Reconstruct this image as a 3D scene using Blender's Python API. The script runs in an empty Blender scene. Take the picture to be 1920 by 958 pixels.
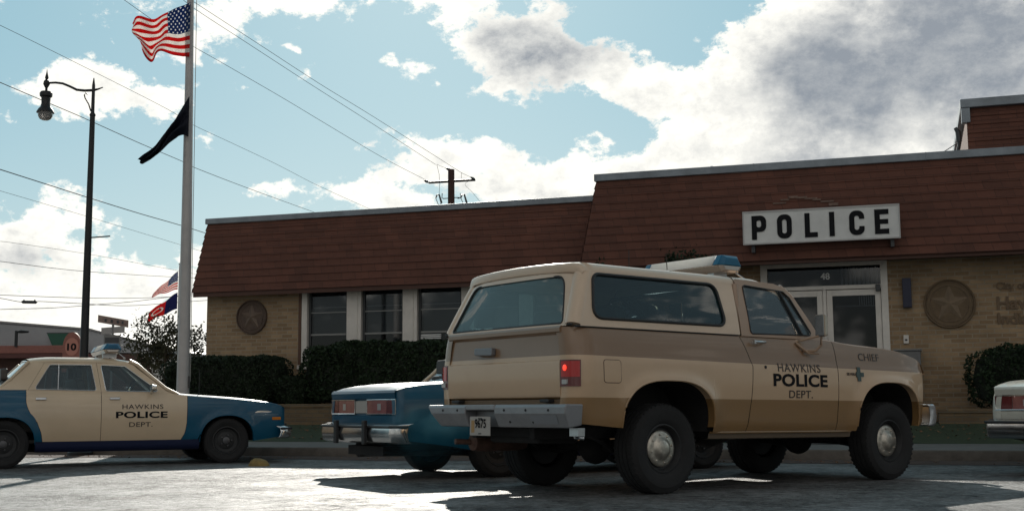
import bpy, bmesh, math, random
from mathutils import Vector, Matrix, noise
PI = math.pi
R = math.radians
C = bpy.context.scene.collection
S = bpy.context.scene
random.seed(11)

# ------------------------------------------------------------------ camera
CAM_H, CAM_PITCH, CAM_ROLL, FPX = 0.755, 0.1222, -0.0065, 2295.0
cam_d = bpy.data.cameras.new('camera')
cam = bpy.data.objects.new('camera', cam_d)
C.objects.link(cam)
cam_d.sensor_width = 36.0
cam_d.lens = FPX / 1920.0 * 36.0
cam_d.clip_start = 0.1
cam_d.clip_end = 3000.0
_r = Vector((1, 0, 0)); _f = Vector((0, math.cos(CAM_PITCH), math.sin(CAM_PITCH))); _u = Vector((0, -math.sin(CAM_PITCH), math.cos(CAM_PITCH)))
CR = _r * math.cos(CAM_ROLL) + _u * math.sin(CAM_ROLL)
CU = _u * math.cos(CAM_ROLL) - _r * math.sin(CAM_ROLL)
m = Matrix((CR, CU, -_f)).transposed().to_4x4()
m.translation = (0, 0, CAM_H)
cam.matrix_world = m
S.camera = cam
def ray(px, py):
    return (_f + CR * (px - 960) / FPX - CU * (py - 479) / FPX)
def at(px, py, d):                       # a point seen at (px, py), d metres ahead
    v = ray(px, py)
    return Vector((0, 0, CAM_H)) + v * (d / v.y)

# ------------------------------------------------------------------ light
SUN_EL, SUN_AZ = R(26.8), R(-4.0)        # azimuth from straight ahead (+y), negative = left
EXPOSURE = 0.0
w = bpy.data.worlds.new('World'); S.world = w; w.use_nodes = True
nt = w.node_tree; nt.nodes.clear()
def N(tree, t, **k):
    n = tree.nodes.new(t)
    for a, b in k.items(): setattr(n, a, b)
    return n
def mth(tree, op, a, b=None, c=None, clamp=False):
    n = tree.nodes.new('ShaderNodeMath'); n.operation = op; n.use_clamp = clamp
    for i, v in enumerate((a, b, c)):
        if v is None: continue
        if isinstance(v, (int, float)): n.inputs[i].default_value = v
        else: tree.links.new(v, n.inputs[i])
    return n.outputs[0]
sky = N(nt, 'ShaderNodeTexSky', sky_type='NISHITA', sun_disc=False)
sky.sun_elevation = SUN_EL; sky.sun_rotation = SUN_AZ
sky.air_density = 1.0; sky.dust_density = 0.6; sky.ozone_density = 1.6
tc = N(nt, 'ShaderNodeTexCoord')
sep = N(nt, 'ShaderNodeSeparateXYZ'); nt.links.new(tc.outputs['Generated'], sep.inputs[0])
az = mth(nt, 'ARCTAN2', sep.outputs[0], sep.outputs[1])
el = mth(nt, 'ARCSINE', sep.outputs[2])
mp = N(nt, 'ShaderNodeMapping'); nt.links.new(tc.outputs['Generated'], mp.inputs[0]); mp.inputs['Scale'].default_value = (1, 1, 1.5)
def nz(scale, detail, rough, off=0.0, dist=0.0):
    n = N(nt, 'ShaderNodeTexNoise', noise_dimensions='4D'); n.inputs['W'].default_value = off
    n.inputs['Scale'].default_value = scale; n.inputs['Detail'].default_value = detail
    n.inputs['Roughness'].default_value = rough; n.inputs['Distortion'].default_value = dist
    nt.links.new(mp.outputs[0], n.inputs['Vector']); return n.outputs[0]
warp1 = mth(nt, 'MULTIPLY_ADD', nz(9, 3, .6, 3.1), .16, -.08)
warp2 = mth(nt, 'MULTIPLY_ADD', nz(9, 3, .6, 7.7), .09, -.045)
azw = mth(nt, 'ADD', az, warp1); elw = mth(nt, 'ADD', el, warp2)
def blobs(lst):
    tot = None
    for (a, e, ra, re, wgt) in lst:
        dx = mth(nt, 'MULTIPLY', mth(nt, 'SUBTRACT', azw, R(a)), 1 / R(ra))
        dy = mth(nt, 'MULTIPLY', mth(nt, 'SUBTRACT', elw, R(e)), 1 / R(re))
        d2 = mth(nt, 'ADD', mth(nt, 'MULTIPLY', dx, dx), mth(nt, 'MULTIPLY', dy, dy))
        g = mth(nt, 'MULTIPLY', mth(nt, 'EXPONENT', mth(nt, 'MULTIPLY', d2, -1.0)), wgt)
        tot = g if tot is None else mth(nt, 'ADD', tot, g)
    return tot
# clouds: azimuth, elevation, half sizes (degrees), weight
CLOUDS = [(-14, 17.6, 2.8, 2.6, .55), (-10.5, 18.6, 3, 1.0, .35), (-19.6, 13.9, 2.4, 1.2, .62), (-17.0, 13.1, 2.0, .8, .4), (-23.0, 12.5, 1.5, .7, .45),
          (-10.4, 10.3, 2.2, .9, .5), (-6.3, 16.0, .9, .6, .50), (-4.6, 15.5, .9, .45, .42), (-11.2, 16.6, .5, .35, .45), (-10.4, 15.0, .6, .35, .40), (-11, 12.6, 1.0, .4, .30), (-8.0, 10.4, 1.2, .5, .3), (-4.0, 12.1, 3.6, 1.2, .72), (-5.6, 9.7, 2.4, 1.1, .45), (2.2, 10.3, 3.0, 1.2, .35),
          (1.0, 16.8, 4.4, 2.4, .8), (-3, 18.6, 3, .8, .5), (7.6, 15.0, 3.0, 1.3, .38), (8.0, 10.4, 6.0, 1.9, .55), (10.5, 13.5, 2.6, 2.4, .30), (14.5, 15.0, 6.5, 4.5, 1.0), (21, 14.5, 5.5, 6, 1.1), (4.5, 9.6, 4, 1.0, .35),
          (-22.5, 6.8, 3.4, 1.9, .7), (-20, 4.2, 6, 1.5, .55), (-16, 6.2, 3.0, 1.2, .5), (-20.5, 8.2, 1.4, .5, .3), (-15, 3.6, 6, 1.5, .5),
          (6.8, 18.8, 3.2, 1.8, -.9), (-6.5, 13.6, 3.4, 1.1, -.35), (2.4, 12.9, 3.0, .7, -.55), (6.3, 12.0, 1.8, .9, -.6), (8.2, 16.0, 1.6, 1.0, -.4), (-8, 12.5, 4, .8, -.3), (-13, 10.8, 3, 3, -.12),
          (-45, 18, 16, 8, .5), (50, 20, 25, 12, .6), (180, 28, 75, 34, .42), (-180, 28, 75, 34, .42)]  # the pair behind the camera is unseen, added for fill and reflections
GREY = [(3.0, 16.9, 2.9, 2.0, 1.0), (0, 17.6, 2.4, 1.3, .5), (15.5, 14.8, 4.6, 3.2, 1.0), (21.5, 13.5, 3.6, 4.8, 1.0), (19, 18, 5, 2, .5), (-1.8, 10.6, 2.0, 1.1, .7), (-22, 6.2, 2.2, .8, .75), (-17.5, 5.4, 2.0, .7, .6), (13, 11.2, 3.0, 1.0, .45)]
base = mth(nt, 'MULTIPLY_ADD', nz(13, 9, .66, .4), 2.9, -1.68)
dens = mth(nt, 'ADD', base, blobs(CLOUDS))
puff = nz(36, 6, .72, 2.2)
sub = mth(nt, 'MULTIPLY_ADD', puff, 1.1, -.55)
dens = mth(nt, 'ADD', dens, sub)
def smooth(v, a, b):
    n = N(nt, 'ShaderNodeMapRange', interpolation_type='SMOOTHSTEP'); nt.links.new(v, n.inputs[0])
    n.inputs[1].default_value = a; n.inputs[2].default_value = b; return n.outputs[0]
mask = smooth(dens, .02, .26)
gn = mth(nt, 'MULTIPLY_ADD', nz(9, 5, .58, 5.5), 2.6, -1.3)
grey = smooth(mth(nt, 'ADD', mth(nt, 'ADD', blobs(GREY), gn), mth(nt, 'MULTIPLY', dens, .14)), -.02, 1.75)
inner = mth(nt, 'MULTIPLY', smooth(dens, .25, 1.0), .22)
grey = mth(nt, 'MINIMUM', mth(nt, 'ADD', grey, inner), 1.0)
def mixc(tree, f, a, b):
    n = N(tree, 'ShaderNodeMix', data_type='RGBA', clamp_factor=True)
    for i, v in ((0, f), (6, a), (7, b)):
        if isinstance(v, (tuple, list)): n.inputs[i].default_value = (*v[:3], 1)
        elif isinstance(v, (int, float)): n.inputs[i].default_value = v
        else: tree.links.new(v, n.inputs[i])
    return n.outputs[2]
SKY_STR = 0.10
K = 1 / SKY_STR
pv = mth(nt, 'MULTIPLY_ADD', puff, .75, -.44)
cloudc = mixc(nt, mth(nt, 'ADD', grey, pv, clamp=True), (1.12 * K, 1.10 * K, 1.02 * K), (.30 * K, .335 * K, .38 * K))
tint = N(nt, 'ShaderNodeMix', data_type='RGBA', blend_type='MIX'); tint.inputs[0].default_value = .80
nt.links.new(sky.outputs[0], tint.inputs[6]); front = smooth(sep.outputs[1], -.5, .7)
nt.links.new(mixc(nt, front, (.20 * K, .20 * K, .20 * K), mixc(nt, smooth(el, .04, .30), (.46 * K, .64 * K, .67 * K), (.275 * K, .52 * K, .60 * K))), tint.inputs[7])  # behind the camera the sky is set neutral grey as fill light
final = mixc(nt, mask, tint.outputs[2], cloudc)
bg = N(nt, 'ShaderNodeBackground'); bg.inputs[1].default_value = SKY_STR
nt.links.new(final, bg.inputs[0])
w.cycles.sampling_method = 'MANUAL'; w.cycles.sample_map_resolution = 256
wo = N(nt, 'ShaderNodeOutputWorld'); nt.links.new(bg.outputs[0], wo.inputs[0])

sd = bpy.data.lights.new('sun', 'SUN'); sun = bpy.data.objects.new('sun', sd); C.objects.link(sun)
sd.energy = 5.0; sd.angle = R(0.5); sd.color = (1.0, .95, .86)
sdir = Vector((math.sin(SUN_AZ) * math.cos(SUN_EL), math.cos(SUN_AZ) * math.cos(SUN_EL), math.sin(SUN_EL)))
sun.rotation_euler = sdir.to_track_quat('Z', 'Y').to_euler()
S.view_settings.view_transform = 'Standard'; S.view_settings.look = 'None'
S.view_settings.gamma = 1.0; S.view_settings.use_curve_mapping = False
S.view_settings.exposure = EXPOSURE
S.render.engine = 'CYCLES'
S.cycles.use_denoising = True
S.cycles.max_bounces = 8; S.cycles.transparent_max_bounces = 16

# ------------------------------------------------------------------ helpers
def tag(o, label=None, cat=None, group=None, kind=None):
    if label: o['label'] = label
    if cat: o['category'] = cat
    if group: o['group'] = group
    if kind: o['kind'] = kind
    return o
def thing(name, label, cat, loc=(0, 0, 0), rz=0.0, group=None, parent=None):
    o = bpy.data.objects.new(name, None); C.objects.link(o)
    o.empty_display_size = .2
    o.location = loc; o.rotation_euler = (0, 0, rz)
    return tag(o, label, cat, group)
def frame_from(v, up=(0, 0, 1)):
    v = Vector(v).normalized(); u = Vector(up)
    if abs(v.dot(u)) > .97: u = Vector((1, 0, 0))
    a = v.cross(u).normalized(); b = a.cross(v).normalized()
    return a, b
class MB:
    def __init__(s): s.v = []; s.f = []; s.mi = []; s.cur = 0
    def add(s, vs, fs):
        b = len(s.v); s.v += [tuple(v) for v in vs]
        s.f += [tuple(b + i for i in f) for f in fs]; s.mi += [s.cur] * len(fs); return s
    def box(s, x0, x1, y0, y1, z0, z1):
        return s.add([(x0, y0, z0), (x1, y0, z0), (x1, y1, z0), (x0, y1, z0), (x0, y0, z1), (x1, y0, z1), (x1, y1, z1), (x0, y1, z1)],
                     [(0, 3, 2, 1), (4, 5, 6, 7), (0, 1, 5, 4), (1, 2, 6, 5), (2, 3, 7, 6), (3, 0, 4, 7)])
    def grid(s, fn, us, vs):
        P = [fn(u, v) for u in us for v in vs]; n = len(vs)
        F = [(i * n + j, (i + 1) * n + j, (i + 1) * n + j + 1, i * n + j + 1) for i in range(len(us) - 1) for j in range(n - 1)]
        return s.add(P, F)
    def tube(s, pts, r, n=8, cap=True, closed=False):
        pts = [Vector(p) for p in pts]; m_ = len(pts); rr = r if isinstance(r, (list, tuple)) else [r] * m_
        vs = []
        for i, p in enumerate(pts):
            if closed: d = pts[(i + 1) % m_] - pts[i - 1]
            else: d = pts[min(i + 1, m_ - 1)] - pts[max(i - 1, 0)]
            a, b = frame_from(d)
            for k in range(n):
                t = 2 * PI * k / n; vs.append(p + a * math.cos(t) * rr[i] + b * math.sin(t) * rr[i])
        fs = []
        for i in range(m_ if closed else m_ - 1):
            j = (i + 1) % m_
            for k in range(n): fs.append((i * n + k, i * n + (k + 1) % n, j * n + (k + 1) % n, j * n + k))
        if cap and not closed: fs += [tuple(range(n))[::-1], tuple((m_ - 1) * n + k for k in range(n))]
        return s.add(vs, fs)
    def lathe(s, prof, n=32, M=None, a0=0, a1=2 * PI):       # prof: (radius, height) about local z
        M = M or Matrix(); full = abs(a1 - a0 - 2 * PI) < 1e-6; nn = n if full else n + 1
        vs = [M @ Vector((r * math.cos(a0 + (a1 - a0) * k / n), r * math.sin(a0 + (a1 - a0) * k / n), h)) for r, h in prof for k in range(nn)]
        fs = []
        for i in range(len(prof) - 1):
            for k in range(n if full else n):
                k2 = (k + 1) % nn
                fs.append((i * nn + k, i * nn + k2, (i + 1) * nn + k2, (i + 1) * nn + k))
        return s.add(vs, fs)
    def prism(s, poly, fn0, fn1):                            # two copies of an outline, joined
        n = len(poly)
        return s.add([fn0(*p) for p in poly] + [fn1(*p) for p in poly],
                     [tuple(range(n)), tuple(range(2 * n - 1, n - 1, -1))] + [(i, n + i, n + (i + 1) % n, (i + 1) % n) for i in range(n)])
    def build(s, name, mat, parent=None, smooth=None, bevel=0, xf=None, merge=False):
        me = bpy.data.meshes.new(name)
        vs = [xf(Vector(v)) for v in s.v] if xf else s.v
        me.from_pydata([tuple(v) for v in vs], [], s.f)
        if isinstance(mat, (list, tuple)):
            for q in mat: me.materials.append(q)
            me.polygons.foreach_set('material_index', s.mi)
        else: me.materials.append(mat)
        bm = bmesh.new(); bm.from_mesh(me)
        if merge: bmesh.ops.remove_doubles(bm, verts=bm.verts, dist=.0006)
        bmesh.ops.recalc_face_normals(bm, faces=bm.faces); bm.to_mesh(me); bm.free()
        o = bpy.data.objects.new(name, me); C.objects.link(o); o.parent = parent
        if smooth is not None:
            me.polygons.foreach_set('use_smooth', [True] * len(me.polygons)); me.set_sharp_from_angle(angle=R(smooth))
        if bevel:
            b = o.modifiers.new('bevel', 'BEVEL'); b.width = bevel; b.segments = 2; b.limit_method = 'ANGLE'; b.angle_limit = R(40)
        me.update(); return o
def children(o): return [c for c in list(bpy.data.objects) if c.parent == o]
def copy_tree(o, parent=None):
    c = o.copy(); C.objects.link(c); c.parent = parent
    for ch in children(o): copy_tree(ch, c)
    return c
def interp(tab, x):
    if x <= tab[0][0]: return tab[0][1]
    for (a, b), (c, d) in zip(tab, tab[1:]):
        if x <= c: return b + (d - b) * (x - a) / (c - a)
    return tab[-1][1]
def sinterp(tab, x):                     # smooth (Catmull-Rom) table
    n = len(tab)
    if x <= tab[0][0]: return tab[0][1]
    if x >= tab[-1][0]: return tab[-1][1]
    for i in range(n - 1):
        if x <= tab[i + 1][0]: break
    x0, y0 = tab[i]; x1, y1 = tab[i + 1]; h = x1 - x0
    m0 = (y1 - tab[i - 1][1]) / (x1 - tab[i - 1][0]) if i > 0 else (y1 - y0) / h
    m1 = (tab[i + 2][1] - y0) / (tab[i + 2][0] - x0) if i < n - 2 else (y1 - y0) / h
    t = (x - x0) / h
    return (2*t**3-3*t*t+1)*y0 + (t**3-2*t*t+t)*h*m0 + (-2*t**3+3*t*t)*y1 + (t**3-t*t)*h*m1
def lin(a, b, n): return [a + (b - a) * i / n for i in range(n + 1)]

FONT = None
def text_geo(txt, bold=0.0, w=None, h=None, extrude=.004, shear=0.0, spacing=1.0):
    cu = bpy.data.curves.new('lettering', 'FONT'); cu.body = txt; cu.size = 1; cu.offset = bold; cu.extrude = 0; cu.shear = shear; cu.space_character = spacing
    cu.resolution_u = 4
    o = bpy.data.objects.new('lettering', cu); C.objects.link(o)
    dg = bpy.context.evaluated_depsgraph_get(); me = bpy.data.meshes.new_from_object(o.evaluated_get(dg))
    bpy.data.objects.remove(o)
    xs = [v.co.x for v in me.vertices]; ys = [v.co.y for v in me.vertices]
    x0, x1, y0, y1 = min(xs), max(xs), min(ys), max(ys)
    sx = w / (x1 - x0) if w else None; sy = h / (y1 - y0) if h else None
    sx = sx or sy; sy = sy or sx
    bm = bmesh.new(); bm.from_mesh(me); bpy.data.meshes.remove(me)
    r = bmesh.ops.extrude_face_region(bm, geom=bm.faces[:])
    top = {e for e in r['geom'] if isinstance(e, bmesh.types.BMVert)}
    bm.verts.index_update()
    V = [((v.co.x - x0) * sx, (v.co.y - y0) * sy, extrude if v in top else 0.0) for v in bm.verts]
    F = [tuple(v.index for v in f.verts) for f in bm.faces]; bm.free()
    return V, F
def lettering(txt, place, mat, parent, name='lettering', **k):
    V, F = text_geo(txt, **k); mb = MB(); mb.add([place(*v) for v in V], F)
    return mb.build(name, mat, parent)

# ------------------------------------------------------------------ materials
MATS = {}
def mat(name, col, rough=.5, metal=0.0, spec=.5, coat=0.0, bump=None, var=None, var_scale=8, trans=0.0, emis=None, emis_s=1.0):
    if name in MATS: return MATS[name]
    m_ = bpy.data.materials.new(name); m_.use_nodes = True; t = m_.node_tree; b = t.nodes['Principled BSDF']
    b.inputs['Base Color'].default_value = (*col, 1); b.inputs['Roughness'].default_value = rough; b.inputs['Metallic'].default_value = metal
    b.inputs['Specular IOR Level'].default_value = spec; b.inputs['Coat Weight'].default_value = coat; b.inputs['Coat Roughness'].default_value = .06
    b.inputs['Transmission Weight'].default_value = trans
    if emis: b.inputs['Emission Color'].default_value = (*emis, 1); b.inputs['Emission Strength'].default_value = emis_s
    tcx = t.nodes.new('ShaderNodeTexCoord')
    if var:
        n = t.nodes.new('ShaderNodeTexNoise'); n.inputs['Scale'].default_value = var_scale; n.inputs['Detail'].default_value = 6; n.inputs['Roughness'].default_value = .65
        t.links.new(tcx.outputs['Object'], n.inputs['Vector'])
        mr = t.nodes.new('ShaderNodeMapRange'); mr.inputs[1].default_value = .3; mr.inputs[2].default_value = .7; t.links.new(n.outputs[0], mr.inputs[0])
        t.links.new(mixc(t, mr.outputs[0], tuple(c * (1 - var) for c in col), tuple(min(1, c * (1 + var)) for c in col)), b.inputs['Base Color'])
        r2 = t.nodes.new('ShaderNodeMapRange'); r2.inputs[3].default_value = max(.03, rough - .08); r2.inputs[4].default_value = min(1, rough + .1)
        t.links.new(n.outputs[0], r2.inputs[0]); t.links.new(r2.outputs[0], b.inputs['Roughness'])
    if bump:
        sc, st = bump
        n = t.nodes.new('ShaderNodeTexNoise'); n.inputs['Scale'].default_value = sc; n.inputs['Detail'].default_value = 5
        t.links.new(tcx.outputs['Object'], n.inputs['Vector'])
        bp_ = t.nodes.new('ShaderNodeBump'); bp_.inputs['Strength'].default_value = st; bp_.inputs['Distance'].default_value = .01
        t.links.new(n.outputs[0], bp_.inputs['Height']); t.links.new(bp_.outputs[0], b.inputs['Normal'])
    MATS[name] = m_; return m_
def glass(name, tint, gloss=.9, rough=.02, haze=0.0, hazec=(.3, .4, .42)):
    if name in MATS: return MATS[name]
    m_ = bpy.data.materials.new(name); m_.use_nodes = True; t = m_.node_tree; t.nodes.clear()
    tr = N(t, 'ShaderNodeBsdfTransparent'); tr.inputs[0].default_value = (*tint, 1)
    gl = N(t, 'ShaderNodeBsdfGlossy'); gl.inputs['Roughness'].default_value = rough; gl.inputs[0].default_value = (gloss, gloss, gloss, 1)
    fr = N(t, 'ShaderNodeFresnel'); fr.inputs[0].default_value = 1.52
    mx = N(t, 'ShaderNodeMixShader'); o = N(t, 'ShaderNodeOutputMaterial')
    t.links.new(mth(t, 'MULTIPLY_ADD', fr.outputs[0], 1.3, .02, clamp=True), mx.inputs[0]); t.links.new(tr.outputs[0], mx.inputs[1]); t.links.new(gl.outputs[0], mx.inputs[2])
    out = mx.outputs[0]
    if haze:                              # even diffuse tint mixed over the pane
        df = N(t, 'ShaderNodeBsdfDiffuse'); df.inputs[0].default_value = (*hazec, 1)
        m2 = N(t, 'ShaderNodeMixShader'); m2.inputs[0].default_value = haze
        t.links.new(out, m2.inputs[1]); t.links.new(df.outputs[0], m2.inputs[2]); out = m2.outputs[0]
    t.links.new(out, o.inputs[0]); MATS[name] = m_; return m_
def brick(name, c1, c2, mortar, bw, bh, ms=.008, vary=.25, axis='xz', rough=.85, bumpd=.006):
    if name in MATS: return MATS[name]
    m_ = bpy.data.materials.new(name); m_.use_nodes = True; t = m_.node_tree; b = t.nodes['Principled BSDF']
    tcx = N(t, 'ShaderNodeTexCoord'); sp = N(t, 'ShaderNodeSeparateXYZ'); t.links.new(tcx.outputs['Object'], sp.inputs[0])
    cb = N(t, 'ShaderNodeCombineXYZ'); t.links.new(mth(t, 'ADD', sp.outputs[0], sp.outputs[1]), cb.inputs[0]); t.links.new(sp.outputs[2], cb.inputs[1])
    br = N(t, 'ShaderNodeTexBrick'); t.links.new(cb.outputs[0], br.inputs['Vector'])
    br.inputs['Scale'].default_value = 1; br.inputs['Brick Width'].default_value = bw; br.inputs['Row Height'].default_value = bh
    br.inputs['Mortar Size'].default_value = ms; br.inputs['Mortar Smooth'].default_value = .15; br.inputs['Bias'].default_value = 0
    br.inputs['Color1'].default_value = (*c1, 1); br.inputs['Color2'].default_value = (*c2, 1); br.inputs['Mortar'].default_value = (*mortar, 1)
    n = N(t, 'ShaderNodeTexNoise'); n.inputs['Scale'].default_value = 1.3; n.inputs['Detail'].default_value = 7; n.inputs['Roughness'].default_value = .7
    t.links.new(tcx.outputs['Object'], n.inputs['Vector'])
    mul = N(t, 'ShaderNodeMix', data_type='RGBA', blend_type='MULTIPLY'); mul.inputs[0].default_value = 1
    mr = N(t, 'ShaderNodeMapRange'); mr.inputs[1].default_value = .3; mr.inputs[2].default_value = .7; mr.inputs[3].default_value = 1 - vary; mr.inputs[4].default_value = 1 + vary * .6
    t.links.new(n.outputs[0], mr.inputs[0]); t.links.new(br.outputs[0], mul.inputs[6]); t.links.new(mr.outputs[0], mul.inputs[7])
    t.links.new(mul.outputs[2], b.inputs['Base Color']); b.inputs['Roughness'].default_value = rough
    bp_ = N(t, 'ShaderNodeBump'); bp_.inputs['Distance'].default_value = bumpd; bp_.inputs['Strength'].default_value = .8
    n2 = N(t, 'ShaderNodeTexNoise'); n2.inputs['Scale'].default_value = 60; t.links.new(tcx.outputs['Object'], n2.inputs['Vector'])
    t.links.new(mth(t, 'ADD', mth(t, 'MULTIPLY', br.outputs[1], -1), mth(t, 'MULTIPLY', n2.outputs[0], .35)), bp_.inputs['Height']); t.links.new(bp_.outputs[0], b.inputs['Normal'])
    MATS[name] = m_; return m_
def asphalt():
    m_ = bpy.data.materials.new('asphalt'); m_.use_nodes = True; t = m_.node_tree; b = t.nodes['Principled BSDF']
    tcx = N(t, 'ShaderNodeTexCoord')
    def n_(s, d=6, r=.65, off=0):
        n = N(t, 'ShaderNodeTexNoise', noise_dimensions='4D'); n.inputs['Scale'].default_value = s; n.inputs['Detail'].default_value = d; n.inputs['Roughness'].default_value = r; n.inputs['W'].default_value = off
        t.links.new(tcx.outputs['Object'], n.inputs['Vector']); return n.outputs[0]
    def mr(v, a, b_, c, d):
        q = N(t, 'ShaderNodeMapRange'); q.inputs[1].default_value = a; q.inputs[2].default_value = b_; q.inputs[3].default_value = c; q.inputs[4].default_value = d; t.links.new(v, q.inputs[0]); return q.outputs[0]
    big = mr(n_(.35, 7), .35, .65, 0, 1); fine = mr(n_(55, 4, .7), .3, .7, 0, 1); mid = mr(n_(3.5, 6, .7, 2), .35, .65, 0, 1)
    c = mixc(t, big, (.038, .038, .040), (.062, .060, .057)); c = mixc(t, mth(t, 'MULTIPLY', fine, .55), c, (.13, .125, .12)); c = mixc(t, mth(t, 'MULTIPLY', mid, .35), c, (.028, .027, .028))
    vo = N(t, 'ShaderNodeTexVoronoi', feature='DISTANCE_TO_EDGE'); vo.inputs['Scale'].default_value = .42
    wv = N(t, 'ShaderNodeVectorMath', operation='ADD'); nn = N(t, 'ShaderNodeTexNoise'); nn.inputs['Scale'].default_value = 1.6; nn.inputs['Detail'].default_value = 5
    t.links.new(tcx.outputs['Object'], nn.inputs['Vector']); t.links.new(tcx.outputs['Object'], wv.inputs[0]); t.links.new(nn.outputs[1], wv.inputs[1]); t.links.new(wv.outputs[0], vo.inputs['Vector'])
    crack = mr(vo.outputs[0], .0, .010, 1, 0); c = mixc(t, mth(t, 'MULTIPLY', crack, .8), c, (.012, .012, .012))
    red = mth(t, 'MULTIPLY', mr(n_(1.1, 5, .6, 9), .56, .68, 0, 1), .35); c = mixc(t, red, c, (.10, .04, .03))
    spk = mr(mth(t, 'ADD', mth(t, 'ADD', mth(t, 'MULTIPLY', n_(7, 7, .8, 12), .55), mth(t, 'MULTIPLY', n_(26, 4, .75, 13), .30)), mth(t, 'MULTIPLY', n_(.9, 5, .6, 14), .32)), .50, .66, 0, 1)
    c = mixc(t, mth(t, 'MULTIPLY', spk, .55), c, (.17, .165, .155))
    t.links.new(c, b.inputs['Base Color'])
    t.links.new(mr(n_(2.2, 6, .6, 5), .3, .7, .50, .70), b.inputs['Roughness'])
    t.links.new(mth(t, 'MULTIPLY_ADD', mth(t, 'POWER', spk, 1.5), 2.6, .06), b.inputs['Specular IOR Level'])
    bp_ = N(t, 'ShaderNodeBump'); bp_.inputs['Distance'].default_value = .07; bp_.inputs['Strength'].default_value = 1.0
    vg = N(t, 'ShaderNodeTexVoronoi'); vg.inputs['Scale'].default_value = 38; t.links.new(tcx.outputs['Object'], vg.inputs['Vector'])
    h = mth(t, 'ADD', mth(t, 'MULTIPLY', n_(9, 7, .78, 4), 1.1), mth(t, 'MULTIPLY', vg.outputs[0], -.12)); h = mth(t, 'ADD', h, mth(t, 'MULTIPLY', crack, -.25))
    t.links.new(h, bp_.inputs['Height']); t.links.new(bp_.outputs[0], b.inputs['Normal'])
    return m_
# ------------------------------------------------------------------ ground
BX, BY, BYAW = -6.5, 26.0, -0.315
BM = Matrix.Translation((BX, BY, 0)) @ Matrix.Rotation(BYAW, 4, 'Z')
def W(t, o, z): return BM @ Vector((t, -o, z))              # building frame: t along the front, o out from the wall
M_asph = asphalt()
M_conc = mat('concrete', (.115, .108, .10), .85, bump=(30, .4), var=.22, var_scale=3)
M_curb = mat('curb_concrete', (.10, .085, .072), .85, bump=(30, .5), var=.3, var_scale=5)
M_grass = mat('lawn', (.022, .034, .012), .9, bump=(60, 1.0), var=.35, var_scale=12)
mb = MB(); mb.add([(-400, -60, 0), (400, -60, 0), (400, 900, 0), (-400, 900, 0)], [(0, 1, 2, 3)])
tag(mb.build('street', M_asph), kind='structure')
KO = 5.75                                                    # kerb face
mb = MB(); L = lin(-.6, 40, 60)
mb.grid(lambda t, k: W(t, [KO, KO - .015, KO - .03, KO - .17][k], [-.02, .13, .148, .152][k]), L, [0, 1, 2, 3])
tag(mb.build('kerb', M_curb, smooth=40), kind='structure')
mb = MB(); mb.grid(lambda t, k: W(t, [KO - .17, KO - 2.1][k], [.152, .17][k]), L, [0, 1])
tag(mb.build('sidewalk', M_conc), kind='structure')
mb = MB()
mb.grid(lambda t, o: W(t, o, interp([(-14, .5), (0, .44), (1.6, .42), (3.6, .172)], o) if o < 3.64 else .165) + Vector((0, 0, .02 * noise.noise(Vector((t * 1.3, o * 1.3, 0))))), lin(-.6, 40, 80), [KO - 2.1, 3.2, 2.8, 2.4, 2, 1.6, 1, 0, -14])
tag(mb.build('lawn', M_grass, smooth=60), kind='structure')
# side wall of the raised lot and the sunlit drive left of it
mb = MB(); mb.add([W(-.62, KO, -.02), W(-.62, KO, .14), W(-.62, 3.6, .16), W(-.62, 1.6, .41), W(-.62, -14, .49), W(-.62, -14, -.02)], [(0, 1, 2, 3, 4, 5)])
mb.add([W(-.62, KO, .14), W(-.60, KO, .14), W(-.60, -14, .5), W(-.62, -14, .49)], [(0, 1, 2, 3)])
tag(mb.build('lot_edge', M_curb), kind='structure')
mb = MB(); mb.box(-60, -.66, -5.3, -3.4, -.02, .09); mb.v = [tuple(BM @ Vector(v)) for v in mb.v]
tag(mb.build('side_path', M_conc, bevel=.02), kind='structure')
mb = MB(); mb.box(-60, -.66, -3.36, 40, -.02, .012); mb.v = [tuple(BM @ Vector(v)) for v in mb.v]
tag(mb.build('driveway', mat('driveway_concrete', (.22, .21, .195), .85, bump=(25, .4), var=.25, var_scale=1.5)), kind='structure')
# front walk to the entrance
mb = MB(); mb.grid(lambda t, k: W(t, [4.0, 3.5, 1.6, .02][k], [.176, .19, .45, .47][k]), [11.5, 12.7, 13.9], [0, 1, 2, 3])
tag(mb.build('entrance_walk', M_conc), kind='structure')
mb = MB(); mb.grid(lambda t, k: W(t, [KO + .02, KO + .12, KO + .42 + .14 * noise.noise(Vector((t * .8, 2, 2))) , KO + .75 + .3 * noise.noise(Vector((t * .5, 0, 0)))][k], [.02, .022, .012, .0045][k] + (.004 * noise.noise(Vector((t * 6, k, 0))) if k < 3 else 0)), lin(-.6, 40, 300), [0, 1, 2, 3])
tag(mb.build('gutter_dirt', mat('gutter_dirt', (.05, .028, .02), .95, bump=(40, 1.0), var=.5, var_scale=9), smooth=50), kind='structure')
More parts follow.
